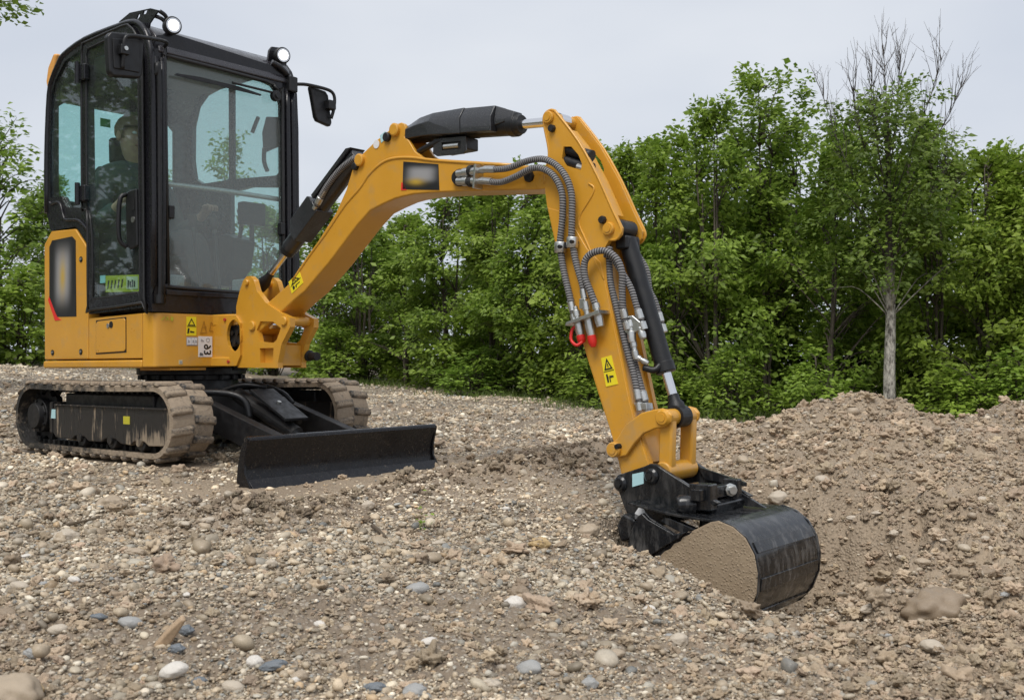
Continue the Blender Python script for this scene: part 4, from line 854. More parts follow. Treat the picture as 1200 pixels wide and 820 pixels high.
# bucket cylinder
ca, cb = Vector((2.955, 0, 1.005)), Vector((3.195, 0, .285))
bk = obj('bucket_cylinder', cyl(B(), ca.lerp(cb, .06), ca.lerp(cb, .765), .036, n=26), PLA, EX, bevel=.004)
obj('gland', cyl(B(), ca.lerp(cb, .73), ca.lerp(cb, .785), .040, n=24), PLA, bk, bevel=.004)
obj('rod', cyl(B(), ca.lerp(cb, .77), ca.lerp(cb, .94), .0185, n=18), CHROME, bk)
obj('rod_eye', stepcyl(B(), ca.lerp(cb, .90), ca.lerp(cb, .985), [(0, .021), (.4, .023), (.6, .032), (1, .034)], 16), PLA, bk, bevel=.003)
obj('base_eye', cyl(B(), (2.95, -.055, 1.005), (2.95, .055, 1.005), .036, n=20), PLA, bk, bevel=.003)
obj('base_block', box(B(), 2.945, 3.0, -.05, .05, .92, .975), PLA, bk, bevel=.01)
zn = obj('port_block', plate(B(), [(3.005, .655), (3.0, .60), (3.03, .585), (3.075, .60), (3.085, .63), (3.045, .66)], -.085, -.045), ZINC, EX, bevel=.004)
for p, q, r_ in (((3.03, -.075, .64), (3.045, -.085, .555), .017), ((3.07, -.07, .62), (3.09, -.075, .57), .015), ((3.045, -.08, .56), (3.06, -.08, .49), .013), ((3.06, -.075, .50), (3.10, -.06, .475), .012)):
    obj('fitting', stepcyl(B(), p, q, [(0, r_), (.3, r_), (.32, r_*.75), (.5, r_*.75), (.52, r_), (.8, r_), (1, r_*.8)], 12), ZINC, zn, bevel=.001)
bm = B(); tube(bm, [(3.08, -.06, .46), (3.12, -.05, .45), (3.135, -.03, .47)], .013); obj('elbow', bm, PLA, zn)
obj('hose_plate', plate(B(), [(3.05, .325), (3.06, .30), (3.11, .30), (3.105, .325)], -.085, -.04), ZINC, EX, bevel=.002)
# linkage
lk = [(2.955, .165), (2.952, .130), (2.972, .115), (3.0, .118), (3.03, .125), (3.07, .175), (3.11, .212), (3.16, .232), (3.205, .240), (3.228, .258), (3.232, .285), (3.215, .303), (3.19, .309), (3.155, .303), (3.10, .29), (3.03, .245), (2.99, .19)]
for y in (-.112, .086): obj('side_link', plate(B(), lk, y, y+.018), YEL, EX, bevel=.006, seg=3)
for y in (-.075, .075):
    h_ = obj('bucket_link', plate(B(), [(3.168, .26), (3.175, .29), (3.215, .29), (3.224, .26), (3.218, .10), (3.215, .055), (3.18, .035), (3.152, .06), (3.162, .10)], y-.020, y+.020), YEL, EX, bevel=.010, seg=3)
obj('link_tube', cyl(B(), (3.185, -.104, .072), (3.185, .104, .072), .037, n=26), YEL, EX, bevel=.006)
lp = obj('link_pin', stepcyl(B(), (3.196, -.124, .274), (3.196, .108, .274), [(0, .024), (.04, .031), (.96, .031), (1, .024)], 24), YEL, EX); obj('pin_cap', cyl(B(), (3.196, -.127, .274), (3.196, -.123, .274), .015, n=18), YEL, lp)
obj('eye_collar', cyl(B(), (3.196, -.035, .274), (3.196, .035, .274), .042, n=22), PLA, lp)
# coupler ears
ear = [(2.992, .030), (3.005, .052), (3.03, .060), (3.125, .092), (3.15, .103), (3.178, .103), (3.20, .090), (3.325, .028), (3.44, -.02), (3.30, -.09), (3.14, -.14), (3.07, -.13), (3.035, -.07)]
cp = obj('quick_coupler', plate(B(), ear, -.135, -.112), BUCK, EX, bevel=.006)
obj('ear_plate', plate(B(), ear, .112, .135), BUCK, cp, bevel=.006)
obj('body_block', plate(B(), [(3.20, .02), (3.33, .0), (3.42, -.03), (3.40, -.08), (3.12, -.09), (3.13, -.04)], -.112, .112), BUCK, cp, bevel=.008)
for x, z, r_ in ((3.022, .020, .030), (3.160, .058, .030)):
    p_ = obj('coupler_pin', stepcyl(B(), (x, -.150, z), (x, .150, z), [(0, r_*.7), (.03, r_), (.06, r_), (.07, r_*.8), (.93, r_*.8), (.94, r_), (1, r_*.8)], 22), BUCK, cp, bevel=.002)
    obj('pin_nut', cyl(B(), (x, -.158, z), (x, -.149, z), r_*.42, n=6), DARK, p_)
quad_uv('label', [(3.075, -.1355, .012), (3.125, -.1355, .028), (3.125, -.1355, .072), (3.075, -.1355, .060)], TLAB, cp)
quad_uv('label', [(3.075, -.1355, -.10), (3.135, -.1355, -.085), (3.115, -.1355, -.045)], WLAB, cp)
lkbar = obj('lock_bar', box(B(), 3.36, 3.40, -.20, .06, -.012, .030), BUCK, cp, bevel=.004)
obj('lock_housing', box(B(), 3.33, 3.415, -.16, -.10, -.05, .045), BUCK, lkbar, bevel=.006)
obj('lock_cap', stepcyl(B(), (3.30, -.20, -.03), (3.345, -.15, -.03), [(0, .028), (.2, .036), (1, .036)], 18), BUCK, lkbar, bevel=.003)
obj('lock_nut', stepcyl(B(), (3.405, .005, .012), (3.43, -.012, .012), [(0, .024), (.5, .024), (.55, .016), (1, .016)], 8), ZINC, lkbar, bevel=.001)
obj('lock_end', box(B(), 3.35, 3.41, .055, .095, -.03, .045), BUCK, lkbar, bevel=.006)
obj('top_rail', plate(B(), [(3.22, .075), (3.25, .07), (3.42, .03), (3.42, .015), (3.25, .03)], .10, .112), BUCK, cp)
# bucket: curved shell, two side plates, lip, teeth
W2 = .24
shell = [(3.12, -.03), (3.30, -.055), (3.43, -.062), (3.50, -.064), (3.555, -.080), (3.60, -.113), (3.630, -.165), (3.642, -.225), (3.637, -.29), (3.612, -.352), (3.565, -.405), (3.49, -.437), (3.38, -.445), (3.20, -.435), (3.10, -.425)]
shell = [(p.x, p.z) for p in spline([(a, 0, b) for a, b in shell], 3)]
def offs(P, d):
    o = []
    for i, p in enumerate(P):
        a, b = P[max(i-1, 0)], P[min(i+1, len(P)-1)]; t = Vector((b[0]-a[0], b[1]-a[1])).normalized(); o.append((p[0]-t.y*-d, p[1]+t.x*-d))
    return o
bk_ = obj('bucket', plate(B(), shell+offs(shell, .010)[::-1], -W2, W2), BUCK, EX, bevel=.0025, angle=50)
sidep = [(3.185, -.07), (3.20, -.06), (3.225, -.08), (3.33, -.128), (3.40, -.108), (3.47, -.068), (3.50, -.060), (3.555, -.076), (3.603, -.110), (3.635, -.163), (3.648, -.225), (3.643, -.292), (3.617, -.357), (3.568, -.411), (3.49, -.444), (3.38, -.452), (3.20, -.442), (3.11, -.432), (3.13, -.25), (3.15, -.13)]
obj('side_plate', plate(B(), sidep, -W2-.010, -W2+.002), BUCK, bk_, bevel=.002)
mudp = [(3.12, -.425), (3.20, -.30), (3.245, -.225), (3.27, -.205), (3.285, -.19), (3.31, -.178), (3.325, -.158), (3.35, -.148), (3.36, -.132), (3.385, -.122), (3.402, -.105), (3.47, -.070), (3.50, -.063), (3.554, -.079), (3.600, -.112), (3.632, -.164), (3.644, -.225), (3.640, -.291), (3.614, -.355), (3.566, -.408), (3.49, -.440), (3.38, -.448), (3.20, -.438)]
obj('caked_mud', plate(B(), mudp, -W2-.0155, -W2-.0095), MUD, bk_, bevel=.002); obj('side_plate', plate(B(), sidep, W2-.002, W2+.010), BUCK, bk_, bevel=.002)
obj('side_cutter', plate(B(), [(3.180, -.075), (3.198, -.062), (3.225, -.082), (3.33, -.124), (3.385, -.108), (3.345, -.14), (3.30, -.165), (3.24, -.205), (3.21, -.23), (3.17, -.40), (3.11, -.40), (3.125, -.25), (3.145, -.14)], -W2-.026, -W2-.0105), BUCK, bk_, bevel=.004)
obj('side_rib', plate(B(), [(3.25, -.09), (3.27, -.075), (3.29, -.075), (3.40, -.106), (3.34, -.124)], -W2+.01, -W2+.04), BUCK, bk_, bevel=.004)
obj('lip_lug', plate(B(), [(3.07, -.08), (3.13, -.10), (3.12, -.17), (3.06, -.19), (3.04, -.13)], -.2, -.13), BUCK, bk_, bevel=.012)
for i, j in ((16, 18), (22, 24), (28, 31)):
    a, b = shell[i], shell[j]; t = Vector((b[0]-a[0], b[1]-a[1])).normalized(); nn = Vector((-t.y, t.x))*-1
    if nn.x < 0: nn = -nn
    q = [(a[0]+nn.x*.0, a[1]+nn.y*.0), (a[0]+nn.x*.006, a[1]+nn.y*.006), (b[0]+nn.x*.006, b[1]+nn.y*.006), (b[0], b[1])]
    obj('wear_strip', plate(B(), q, -W2+.012, W2-.012), BUCK, bk_, bevel=.0015)
for y in (-.2, -.07, .07, .2): obj('tooth', plate(B(), [(3.13, -.42), (3.13, -.45), (3.0, -.44)], y-.025, y+.025), BUCK, bk_)
obj('cross_rib', plate(B(), [(3.15, -.03), (3.40, -.05), (3.40, -.035), (3.20, .0)], -.02, .0), BUCK, bk_)
obj('ear_rib', plate(B(), [(3.38, .0), (3.50, -.058), (3.36, -.055)], .10, .115), BUCK, bk_)

# ------------------------------------------------------------------ the operator, seated behind the glass
def skin_mesh(name, V, E_, root, m, parent, sub=2):
    me = bpy.data.meshes.new(name); me.from_pydata([v[:3] for v in V], E_, []); o = link(name, me, m, parent)
    s = o.modifiers.new('skin', 'SKIN'); s.use_smooth_shade = True; s.branch_smoothing = .4
    for i, v in enumerate(V):
        d = me.skin_vertices[0].data[i]; r = v[3] if isinstance(v[3], tuple) else (v[3], v[3]); d.radius = r; d.use_root = (i == root)
    b = o.modifiers.new('round', 'SUBSURF'); b.levels = sub; b.render_levels = sub; return o
pe = thing('person', 'seated operator with short brown hair and dark jacket behind the cab door glass', 'person')
pe.matrix_world = MM @ Matrix.Translation((-.40, -.13, 0))
V = [(0, 0, 1.14, (.13, .10)), (-.02, 0, 1.30, (.125, .095)), (-.03, 0, 1.48, (.15, .10)), (-.02, -.005, 1.62, (.09, .075)), (0, -.01, 1.675, .05), (.015, -.015, 1.73, .060), (.02, -.015, 1.80, (.085, .072)), (.015, -.015, 1.88, (.070, .060))]
E_ = [(i, i+1) for i in range(7)]
for s in (-1, 1):
    k = len(V); V += [(-.02, s*.17, 1.56, .062), (.03, s*.22, 1.40, .050), (.08, s*.25, 1.27, .044), (.20, s*.27, 1.31, .038), (.31, s*.27, 1.36, .029), (.36, s*.27, 1.39, (.036, .024))]
    E_ += [(3, k)]+[(k+i, k+i+1) for i in range(5)]
    for q, ln in enumerate((.035, .045, .042, .032)):
        f = len(V); yy = s*.27+(q-1.5)*.017; V += [(.392, yy, 1.408, .0085), (.392+ln*.55, yy, 1.398, .008), (.39+ln*.5, yy, 1.372, .007)]; E_ += [(k+5, f), (f, f+1), (f+1, f+2)]
    f = len(V); V += [(.36, s*.235, 1.40, .010), (.395, s*.232, 1.405, .009)]; E_ += [(k+5, f), (f, f+1)]
    h = len(V); V += [(.06, s*.10, 1.14, .095), (.42, s*.14, 1.20, .068), (.50, s*.13, .98, .052), (.50, s*.12, .86, .042), (.60, s*.13, .825, (.035, .04))]
    E_ += [(0, h)]+[(h+i, h+i+1) for i in range(4)]
body = skin_mesh('body', V, E_, 0, SKIN, pe)
jk = skin_mesh('jacket', [(0, 0, 1.14, (.155, .13)), (-.02, 0, 1.30, (.15, .12)), (-.03, 0, 1.48, (.175, .125)), (-.02, 0, 1.62, (.11, .095)), (0, -.005, 1.69, .070)]
    + [w for s in (-1, 1) for w in [(-.02, s*.175, 1.56, .085), (.03, s*.225, 1.40, .070), (.08, s*.255, 1.27, .060), (.20, s*.275, 1.31, .052), (.29, s*.272, 1.35, .042)]],
    [(0, 1), (1, 2), (2, 3), (3, 4), (3, 5), (5, 6), (6, 7), (7, 8), (8, 9), (3, 10), (10, 11), (11, 12), (12, 13), (13, 14)], 0, JACKET, pe)
tr = skin_mesh('trousers', [(-.02, 0, 1.13, .13)] + [w for s in (-1, 1) for w in [(.06, s*.10, 1.14, .11), (.42, s*.14, 1.20, .082), (.50, s*.13, .98, .066), (.50, s*.12, .86, .056)]], [(0, 1), (1, 2), (2, 3), (3, 4), (0, 5), (5, 6), (6, 7), (7, 8)], 0, TROUS, pe)
def ellip(name, c, r, m, parent, cut=None, sub=3, jit=0):
    bm = B(); bmesh.ops.create_icosphere(bm, subdivisions=sub, radius=1)
    for v in bm.verts:
        j = 1+jit*random.uniform(-1, 1); v.co = Vector((c[0]+v.co.x*r[0]*j, c[1]+v.co.y*r[1]*j, c[2]+v.co.z*r[2]*j))
    if cut: bmesh.ops.delete(bm, geom=[v for v in bm.verts if cut(v.co)], context='VERTS')
    return obj(name, bm, m, parent, smooth=True)
ellip('hair', (.005, -.015, 1.855), (.105, .088, .095), HAIR, pe, lambda c: c.x > .055 and c.z < 1.865 or c.z < 1.785, 4, .03)
for s in (-1, 1):
    ellip('eye', (.098, -.015+s*.032, 1.825), (.010, .014, .009), WLAB, pe, sub=2); ellip('ear', (.01, -.015+s*.082, 1.815), (.022, .010, .033), SKIN, pe, sub=2)
bm = B(); tube(bm, [(.098, -.015, 1.835), (.122, -.015, 1.802), (.105, -.015, 1.788)], lambda t: .009+.006*t); obj('nose', bm, SKIN, pe)
bm = B(); tube(bm, [(.090, -.04, 1.757), (.102, -.015, 1.759), (.090, .01, 1.757)], .006); obj('mouth', bm, mat('lips', (.36, .15, .12), .5), pe)

# ------------------------------------------------------------------ scatter (gravel and clods) with geometry nodes
def pebble_mesh(name, seed, rough, m, sub=2, sq=(1, .8, .6)):
    r = random.Random(seed); bm = B(); bmesh.ops.create_icosphere(bm, subdivisions=sub, radius=1)
    dirs = [(Vector((r.gauss(0, 1), r.gauss(0, 1), r.gauss(0, 1))).normalized(), r.uniform(.72, .95)) for _ in range(7)]
    off = Vector((r.random()*50, r.random()*50, r.random()*50))
    from mathutils import noise
    for v in bm.verts:
        n = v.co.normalized(); k = 1.0
        for d, c in dirs: k = min(k, c/max(.05, n.dot(d))) if n.dot(d) > .3 else k
        k = 1-(1-k)*(.55 if rough < .3 else .8); k *= 1+rough*noise.noise(n*1.7+off)+rough*.5*noise.noise(n*4+off)+(rough > .5)*(.17*noise.noise(n*8+off)+.09*noise.noise(n*17+off))
        v.co = Vector((n.x*sq[0], n.y*sq[1], n.z*sq[2]))*k
    me = bpy.data.meshes.new(name); bm.to_mesh(me); bm.free(); me.polygons.foreach_set('use_smooth', [True]*len(me.polygons)); me.materials.append(m); return me
def m_stone(name, clod=False, own=None):
    m = mat(name, (.4, .35, .3), .7); n = NT(m); co = n.n('ShaderNodeTexCoord').outputs['Object']
    if own is None: base = n.n('ShaderNodeAttribute', attribute_name='tint', attribute_type='INSTANCER').outputs['Color']
    else: base = n.n('ShaderNodeObjectInfo').outputs['Color']
    s1, s2 = (1.6, 9) if own is None else (28, 160)
    a = n.noise(s1, 4, .6, co); b = n.noise(s2, 4, .7, co)
    k = n.math('ADD', n.math('MULTIPLY', a, .5), n.math('MULTIPLY', b, .5))
    c = n.mixc(1., base, n.ramp(k, (.3, .72), (.7, 1.22)), 'MULTIPLY')
    n.set('Base Color', n.mixc(n.ramp(a, (.55, 0.), (.75, .55)), c, (.31, .25, .18)))         # clinging earth
    n.set('Roughness', .9 if clod else n.ramp(b, (.3, .28), (.7, .65))); n.bump(k, .6 if clod else .3, .004 if own is None else .006)
    return m
PEB = m_stone('pebble_stone'); CLOD = m_stone('soil_clod', True); STONE = m_stone('field_stone', own=1)
shapes = [pebble_mesh('pebble', 100+k, .16+.08*(k % 3), PEB, 2, ((1, .8, .6), (1, .9, .75), (1, .65, .5), (1, .85, .5))[k % 4]) for k in range(9)] + [pebble_mesh('clod', 200+k, .75, CLOD, 4, (1, .85, .7)) for k in range(6)]
srcs = [bpy.data.objects.new('pebble_shape' if k < 9 else 'clod_shape', me) for k, me in enumerate(shapes)]
ng = bpy.data.node_groups.new('scatter', 'GeometryNodeTree')
ng.interface.new_socket('Geometry', in_out='INPUT', socket_type='NodeSocketGeometry'); ng.interface.new_socket('Geometry', in_out='OUTPUT', socket_type='NodeSocketGeometry')
gi, go = ng.nodes.new('NodeGroupInput'), ng.nodes.new('NodeGroupOutput')
m2p = ng.nodes.new('GeometryNodeMeshToPoints'); iop = ng.nodes.new('GeometryNodeInstanceOnPoints'); jn = ng.nodes.new('GeometryNodeJoinGeometry')
GL = ng.links.new
for s in reversed(srcs):
    oi = ng.nodes.new('GeometryNodeObjectInfo'); oi.inputs['Object'].default_value = s; g2i = ng.nodes.new('GeometryNodeGeometryToInstance')
    GL(oi.outputs['Geometry'], g2i.inputs[0]); GL(g2i.outputs[0], jn.inputs[0])
def named(nm, ty):
    x = ng.nodes.new('GeometryNodeInputNamedAttribute'); x.data_type = ty; x.inputs['Name'].default_value = nm; return x.outputs['Attribute']
e2r = ng.nodes.new('FunctionNodeEulerToRotation')
GL(gi.outputs[0], m2p.inputs['Mesh']); GL(m2p.outputs[0], iop.inputs['Points']); GL(jn.outputs[0], iop.inputs['Instance'])
iop.inputs['Pick Instance'].default_value = True; GL(named('pick', 'INT'), iop.inputs['Instance Index'])
GL(named('rot', 'FLOAT_VECTOR'), e2r.inputs[0]); GL(e2r.outputs[0], iop.inputs['Rotation']); GL(named('scl', 'FLOAT_VECTOR'), iop.inputs['Scale']); GL(iop.outputs[0], go.inputs[0])
PAL = np.array([1.01, .985, .93])*np.array([(.42, .355, .28), (.36, .30, .235), (.47, .42, .35), (.31, .265, .21), (.52, .47, .41), (.27, .24, .205), (.34, .325, .30), (.60, .56, .50), (.40, .30, .20), (.22, .23, .24), (.25, .20, .15)])
PW = np.array([18, 18, 12, 14, 7, 9, 8, 4, 4, 4, 6.]); PW /= PW.sum()
def scatter(name, P, r, pick, tint, flat, sink):
    n = len(P); me = bpy.data.meshes.new(name); me.vertices.add(n)
    Q = P.copy(); Q[:, 2] += r*flat*(sink+rng.uniform(-.5, .75, n)); me.vertices.foreach_set('co', Q.astype(np.float32).ravel())
    rot = np.stack([rng.normal(0, .28, n), rng.normal(0, .28, n), rng.uniform(0, 2*pi, n)], 1)
    scl = r[:, None]*np.stack([rng.uniform(.85, 1.25, n), rng.uniform(.8, 1.1, n), rng.uniform(.75, 1.15, n)], 1)
    for nm, ty, d, a in (('rot', 'FLOAT_VECTOR', 'vector', rot), ('scl', 'FLOAT_VECTOR', 'vector', scl), ('pick', 'INT', 'value', pick), ('tint', 'FLOAT_VECTOR', 'vector', tint)):
        at_ = me.attributes.new(nm, ty, 'POINT'); at_.data.foreach_set(d, np.ascontiguousarray(a, np.int32 if ty == 'INT' else np.float32).ravel())
    o = link(name, me, None, kind='stuff'); md = o.modifiers.new('scatter', 'NODES'); md.node_group = ng; return o
def spots(n, y0, y1):
    y = np.exp(rng.uniform(math.log(y0), math.log(y1), n)); x = rng.uniform(-1, 1, n)*(.68*y+.55); return x, y
def blocked(x, y):
    X, Y = to_m(x, y)
    return ((np.abs(X) < .85) & (np.abs(np.abs(Y)-.515) < .13)) | ((X > 1.2) & (X < 1.37) & (np.abs(Y) < .64)) | ((X > 3.05) & (X < 3.64) & (np.abs(Y) < .26))
x, y = spots(520000, 1.4, 17); x2, y2 = spots(230000, 1.4, 4.6); x, y = np.concatenate([x, x2]), np.concatenate([y, y2])
keep = rng.random(len(x)) < np.clip(1.0-.50*clod_amp(x, y), 0, 1)*np.clip(1-.85*smooth_zone(x, y), 0, 1)*np.clip(.62+1.1*fbm(x, y, 1.3, 3, 5), .12, 1)
x, y = x[keep & ~blocked(x, y)], y[keep & ~blocked(x, y)]
n = len(x); r = .0031*np.maximum(y/1.9, .85)**.62*rng.lognormal(0, .42, n); r *= np.where(rng.random(n) < .035, rng.uniform(1.6, 2.8, n), 1); r = np.minimum(r, .035)
z = surf_h(x, y); tint = PAL[rng.choice(len(PAL), n, p=PW)]*rng.uniform(.68, 1.5, (n, 1))*np.array([1.01, 1., .95])*(.92+.46*sstep(-.12, .22, fbm(x, y, .9, 4, 21)))[:, None]
soilc = np.array([.37, .30, .225]); ca_ = np.clip(clod_amp(x, y)*.5, 0, .5)[:, None]; tint = tint*(1-ca_)+soilc*ca_
scatter('gravel', np.stack([x, y, z], 1), r, rng.integers(0, 9, n), tint, .55, .35)
x, y = spots(180000, 1.4, 11)
keep = rng.random(len(x)) < np.clip(np.maximum(clod_amp(x, y), .12)*1.0, 0, 1)*np.clip(1-.7*smooth_zone(x, y), .1, 1)
x, y = x[keep & ~blocked(x, y)], y[keep & ~blocked(x, y)]
n = len(x); r = .0040*np.maximum(y/2, .85)**.6*rng.lognormal(0, .62, n); r = np.minimum(r, .034)
tint = np.array([.43, .335, .235])*rng.uniform(.65, 1.25, (n, 1))*(1+rng.normal(0, .012, (n, 3)))
X_, Y_ = to_m(x, y); wr_ = np.exp(-((X_-2.1)/.3)**2)*sstep(-1.9, -1.3, Y_)*(1-sstep(1.1, 1.9, Y_)); tint = tint*(1-.45*wr_)[:, None]
scatter('soil_crumbs', np.stack([x, y, surf_h(x, y)], 1), r, rng.integers(9, 15, n), tint, .7, .25)

# single stones one can point at: bearing and dip from the camera, half length, colour, shape
def ray_hit(px, py):
    d = Vector(((px-600)/1240, 1, -(py-428)/1240)); t = np.geomspace(1.3, 20, 1500)
    zz = CAM_H+d.z*t; g = surf_h(d.x*t, t); k = int(np.argmax(zz < g)); return d.x*t[k], t[k], g[k]
smesh = [pebble_mesh('stone', 300+k, (.10, .16, .22, .30)[k % 4], STONE, 4, ((1, .78, .55), (1, .9, .7), (1, .6, .42), (1, .8, .62))[k % 4]) for k in range(8)]
TAN, PALE, WHITE, GREY, SLATE, BROWN, OCH, PINK = (.40, .32, .23), (.50, .43, .34), (.66, .62, .56), (.34, .34, .33), (.15, .17, .19), (.27, .205, .14), (.50, .36, .18), (.46, .33, .26)
stones = [(130, 590, 18, TAN, 3, 'large tan boulder lying in front of the near track', 'stone'), (108, 577, 10, BROWN, 1, 'brown stone leaning just behind the large tan boulder', 'stone'),
 (205, 783, 17, WHITE, 0, 'big white pebble near the bottom left, between two dark stones', 'stone'), (235, 797, 10, SLATE, 1, 'round dark slate pebble just right of the big white pebble', 'stone'),
 (208, 758, 11, SLATE, 3, 'dark wet pebble above the big white pebble', 'stone'), (155, 728, 14, GREY, 0, 'flat blue-grey pebble left of the upright flake', 'stone'),
 (219, 738, 10, SLATE, 3, 'slate blue pebble touching the right side of the upright flake', 'stone'), (322, 780, 17, SLATE, 2, 'long dark slate pebble right of the lower left group', 'stone'),
 (20, 812, 34, TAN, 1, 'large tan rock cut off by the bottom left corner', 'stone'), (44, 804, 13, OCH, 0, 'smooth ochre pebble beside the large corner rock', 'stone'),
 (486, 808, 14, GREY, 1, 'round grey pebble at the bottom edge left of centre', 'stone'), (440, 803, 14, SLATE, 2, 'flat dark grey pebble just left of the round grey one', 'stone'),
 (620, 780, 17, GREY, 0, 'pale grey flat stone near the bottom centre', 'stone'), (604, 706, 13, WHITE, 1, 'bright rounded stone in the open gravel below the stick', 'stone'),
 (610, 693, 14, BROWN, 3, 'brown stone resting behind the bright rounded stone', 'stone'), (503, 749, 10, WHITE, 0, 'small cream pebble left of the bottom centre', 'stone'),
 (633, 636, 12, OCH, 3, 'rusty orange stone between blade and bucket', 'stone'), (490, 688, 14, GREY, 0, 'grey flat stone in the middle gravel', 'stone'),
 (513, 636, 9, PALE, 2, 'pale flat pebble by the green sprout', 'stone'), (912, 584, 12, PALE, 1, 'smooth tan cobble on the mound just above the bucket', 'stone'),
 (963, 562, 9, PALE, 0, 'oval cobble on the mound up and right of the bucket', 'stone'), (846, 678, 9, SLATE, 1, 'blue-grey stone on the rim below the bucket', 'stone'),
 (872, 702, 11, TAN, 1, 'tan round stone on the rim under the bucket corner', 'stone'), (1092, 708, 37, BROWN, 3, 'largest brown clay boulder in the dig, right of the bucket', 'boulder'),
 (1090, 758, 14, PALE, 0, 'pale flat stone below the clay boulder', 'stone'), (1016, 714, 12, PALE, 2, 'pale stone at the lip of the trench right of the bucket', 'stone'),
 (1080, 659, 10, TAN, 0, 'tan stone on the slope above the clay boulder', 'stone'), (1156, 671, 11, BROWN, 1, 'brown stone on the slope near the right edge', 'stone'),
 (745, 612, 12, PALE, 0, 'pale stone against the left side of the bucket', 'stone'), (690, 622, 13, TAN, 1, 'tan lump left of the bucket', 'stone'),
 (40, 763, 11, GREY, 3, 'grey pebble near the left edge', 'stone'), (25, 685, 13, PALE, 0, 'pale tan pebble at the left edge', 'stone'), (10, 718, 13, BROWN, 1, 'brown rounded pebble at the left edge below the pale one', 'stone'),
 (70, 735, 12, PALE, 0, 'elongated cream pebble left of the blue-grey pebble', 'stone'), (118, 722, 9, SLATE, 2, 'thin dark pebble left of the blue-grey pebble', 'stone'),
 (275, 802, 14, PALE, 0, 'pale oval pebble between white pebble and long slate', 'stone'), (300, 774, 10, WHITE, 1, 'small white pebble beside the long dark slate pebble', 'stone'),
 (160, 645, 13, TAN, 2, 'tan wedge stone below the boulder', 'stone'), (78, 628, 15, PALE, 3, 'broad pale stone left of the fallen twig', 'stone'), (246, 610, 10, PALE, 0, 'pale stone ahead of the blade corner', 'stone'),
 (352, 792, 10, TAN, 1, 'tan pebble right of the long slate', 'stone'), (575, 800, 13, PALE, 3, 'pale knobbly stone at the bottom centre', 'stone'), (720, 765, 12, TAN, 0, 'tan stone in the lower right gravel', 'stone'),
 (795, 748, 12, PALE, 1, 'rounded pale stone below the bucket rim', 'stone'), (760, 712, 8, WHITE, 0, 'little white stone on the gravel rise before the bucket', 'stone'), (690, 800, 11, GREY, 1, 'grey stone near the bottom right of centre', 'stone')]
def put_stone(x, y, z, rad, col, k, seed):
    o = bpy.data.objects.new('stone', smesh[(k+4*(seed % 2)) % 8]); COL.objects.link(o); r = random.Random(seed)
    o.location = (x, y, z+rad*.22); o.scale = (rad, rad*r.uniform(.85, 1.05), rad*r.uniform(.85, 1.05)); o.rotation_euler = (r.uniform(-.2, .2), r.uniform(-.2, .2), r.uniform(-.5, .5)); o.color = (*col, 1); return o
for i, (px, py, hw_, col, k, lab, cat) in enumerate(stones):
    x, y, z = ray_hit(px, py+hw_*.3); o = put_stone(x, y, z, hw_/1240*y, col, k, i); tag(o, lab, cat, 'single stones in the gravel')
    if cat == 'boulder': o.name = 'boulder'; o.location.z -= .01
r_ = random.Random(4)
for i in range(70):
    px, py = r_.uniform(10, 1190), 560+250*r_.random()**.8
    if 700 < px < 1000 and py < 720: continue
    x, y, z = ray_hit(px, py); X_, Y_ = to_m(x, y)
    if blocked(np.array([x]), np.array([y]))[0] or (X_ < 1.5 and abs(Y_) < .8): continue
    o = put_stone(x, y, z, r_.uniform(4.5, 8)/1240*y, r_.choice([TAN, PALE, PALE, GREY, BROWN, TAN, WHITE]), r_.randrange(8), 500+i); tag(o, 'small rounded stone lying loose among the gravel', 'stone', 'small loose stones')
for i in range(26):
    px, py = r_.uniform(835, 1190), r_.uniform(500, 690)
    if px < 975 and py > 575: continue
    x, y, z = ray_hit(px, py); o = put_stone(x, y, z-.006, r_.uniform(4, 8)/1240*y, r_.choice([TAN, PALE, TAN, PALE, BROWN]), r_.randrange(8), 700+i); tag(o, 'small tan stone half buried in the slope of the gravel mound', 'stone', 'stones in the mound')
# the upright flake and the twig
x, y, z = ray_hit(196, 754); s_ = y/1240
bm = B(); plate(bm, [(-14*s_, -4*s_), (2*s_, -6*s_), (12*s_, 14*s_), (20*s_, 32*s_), (14*s_, 34*s_), (2*s_, 20*s_)], -6*s_, 6*s_)
fk = obj('stone_flake', bm, STONE, None, bevel=3*s_, seg=3); fk.location = (x, y, z); fk.color = (.42, .30, .19, 1); fk.rotation_euler = (.25, .1, .3); tag(fk, 'upright tan stone flake standing in the lower left gravel', 'stone')
WOOD = mat('dead_wood', (.10, .075, .05), .9)
a, b = Vector(ray_hit(75, 619)), Vector(ray_hit(118, 611)); bm = B(); up = Vector((0, 0, .008)); tube(bm, [a+up, a.lerp(b, .4)+up*1.4, b+up*2], lambda t: .007-.004*t); tag(obj('twig', bm, WOOD), 'dark fallen twig on the gravel below the tan boulder', 'twig')
a, b = Vector(ray_hit(437, 622)), Vector(ray_hit(452, 632)); bm = B(); tube(bm, [a+up*2.2, a.lerp(b, .5)+up*2, b+up], lambda t: .008-.003*t); tag(obj('twig', bm, WOOD), 'short snapped twig in the churned soil before the blade', 'twig')

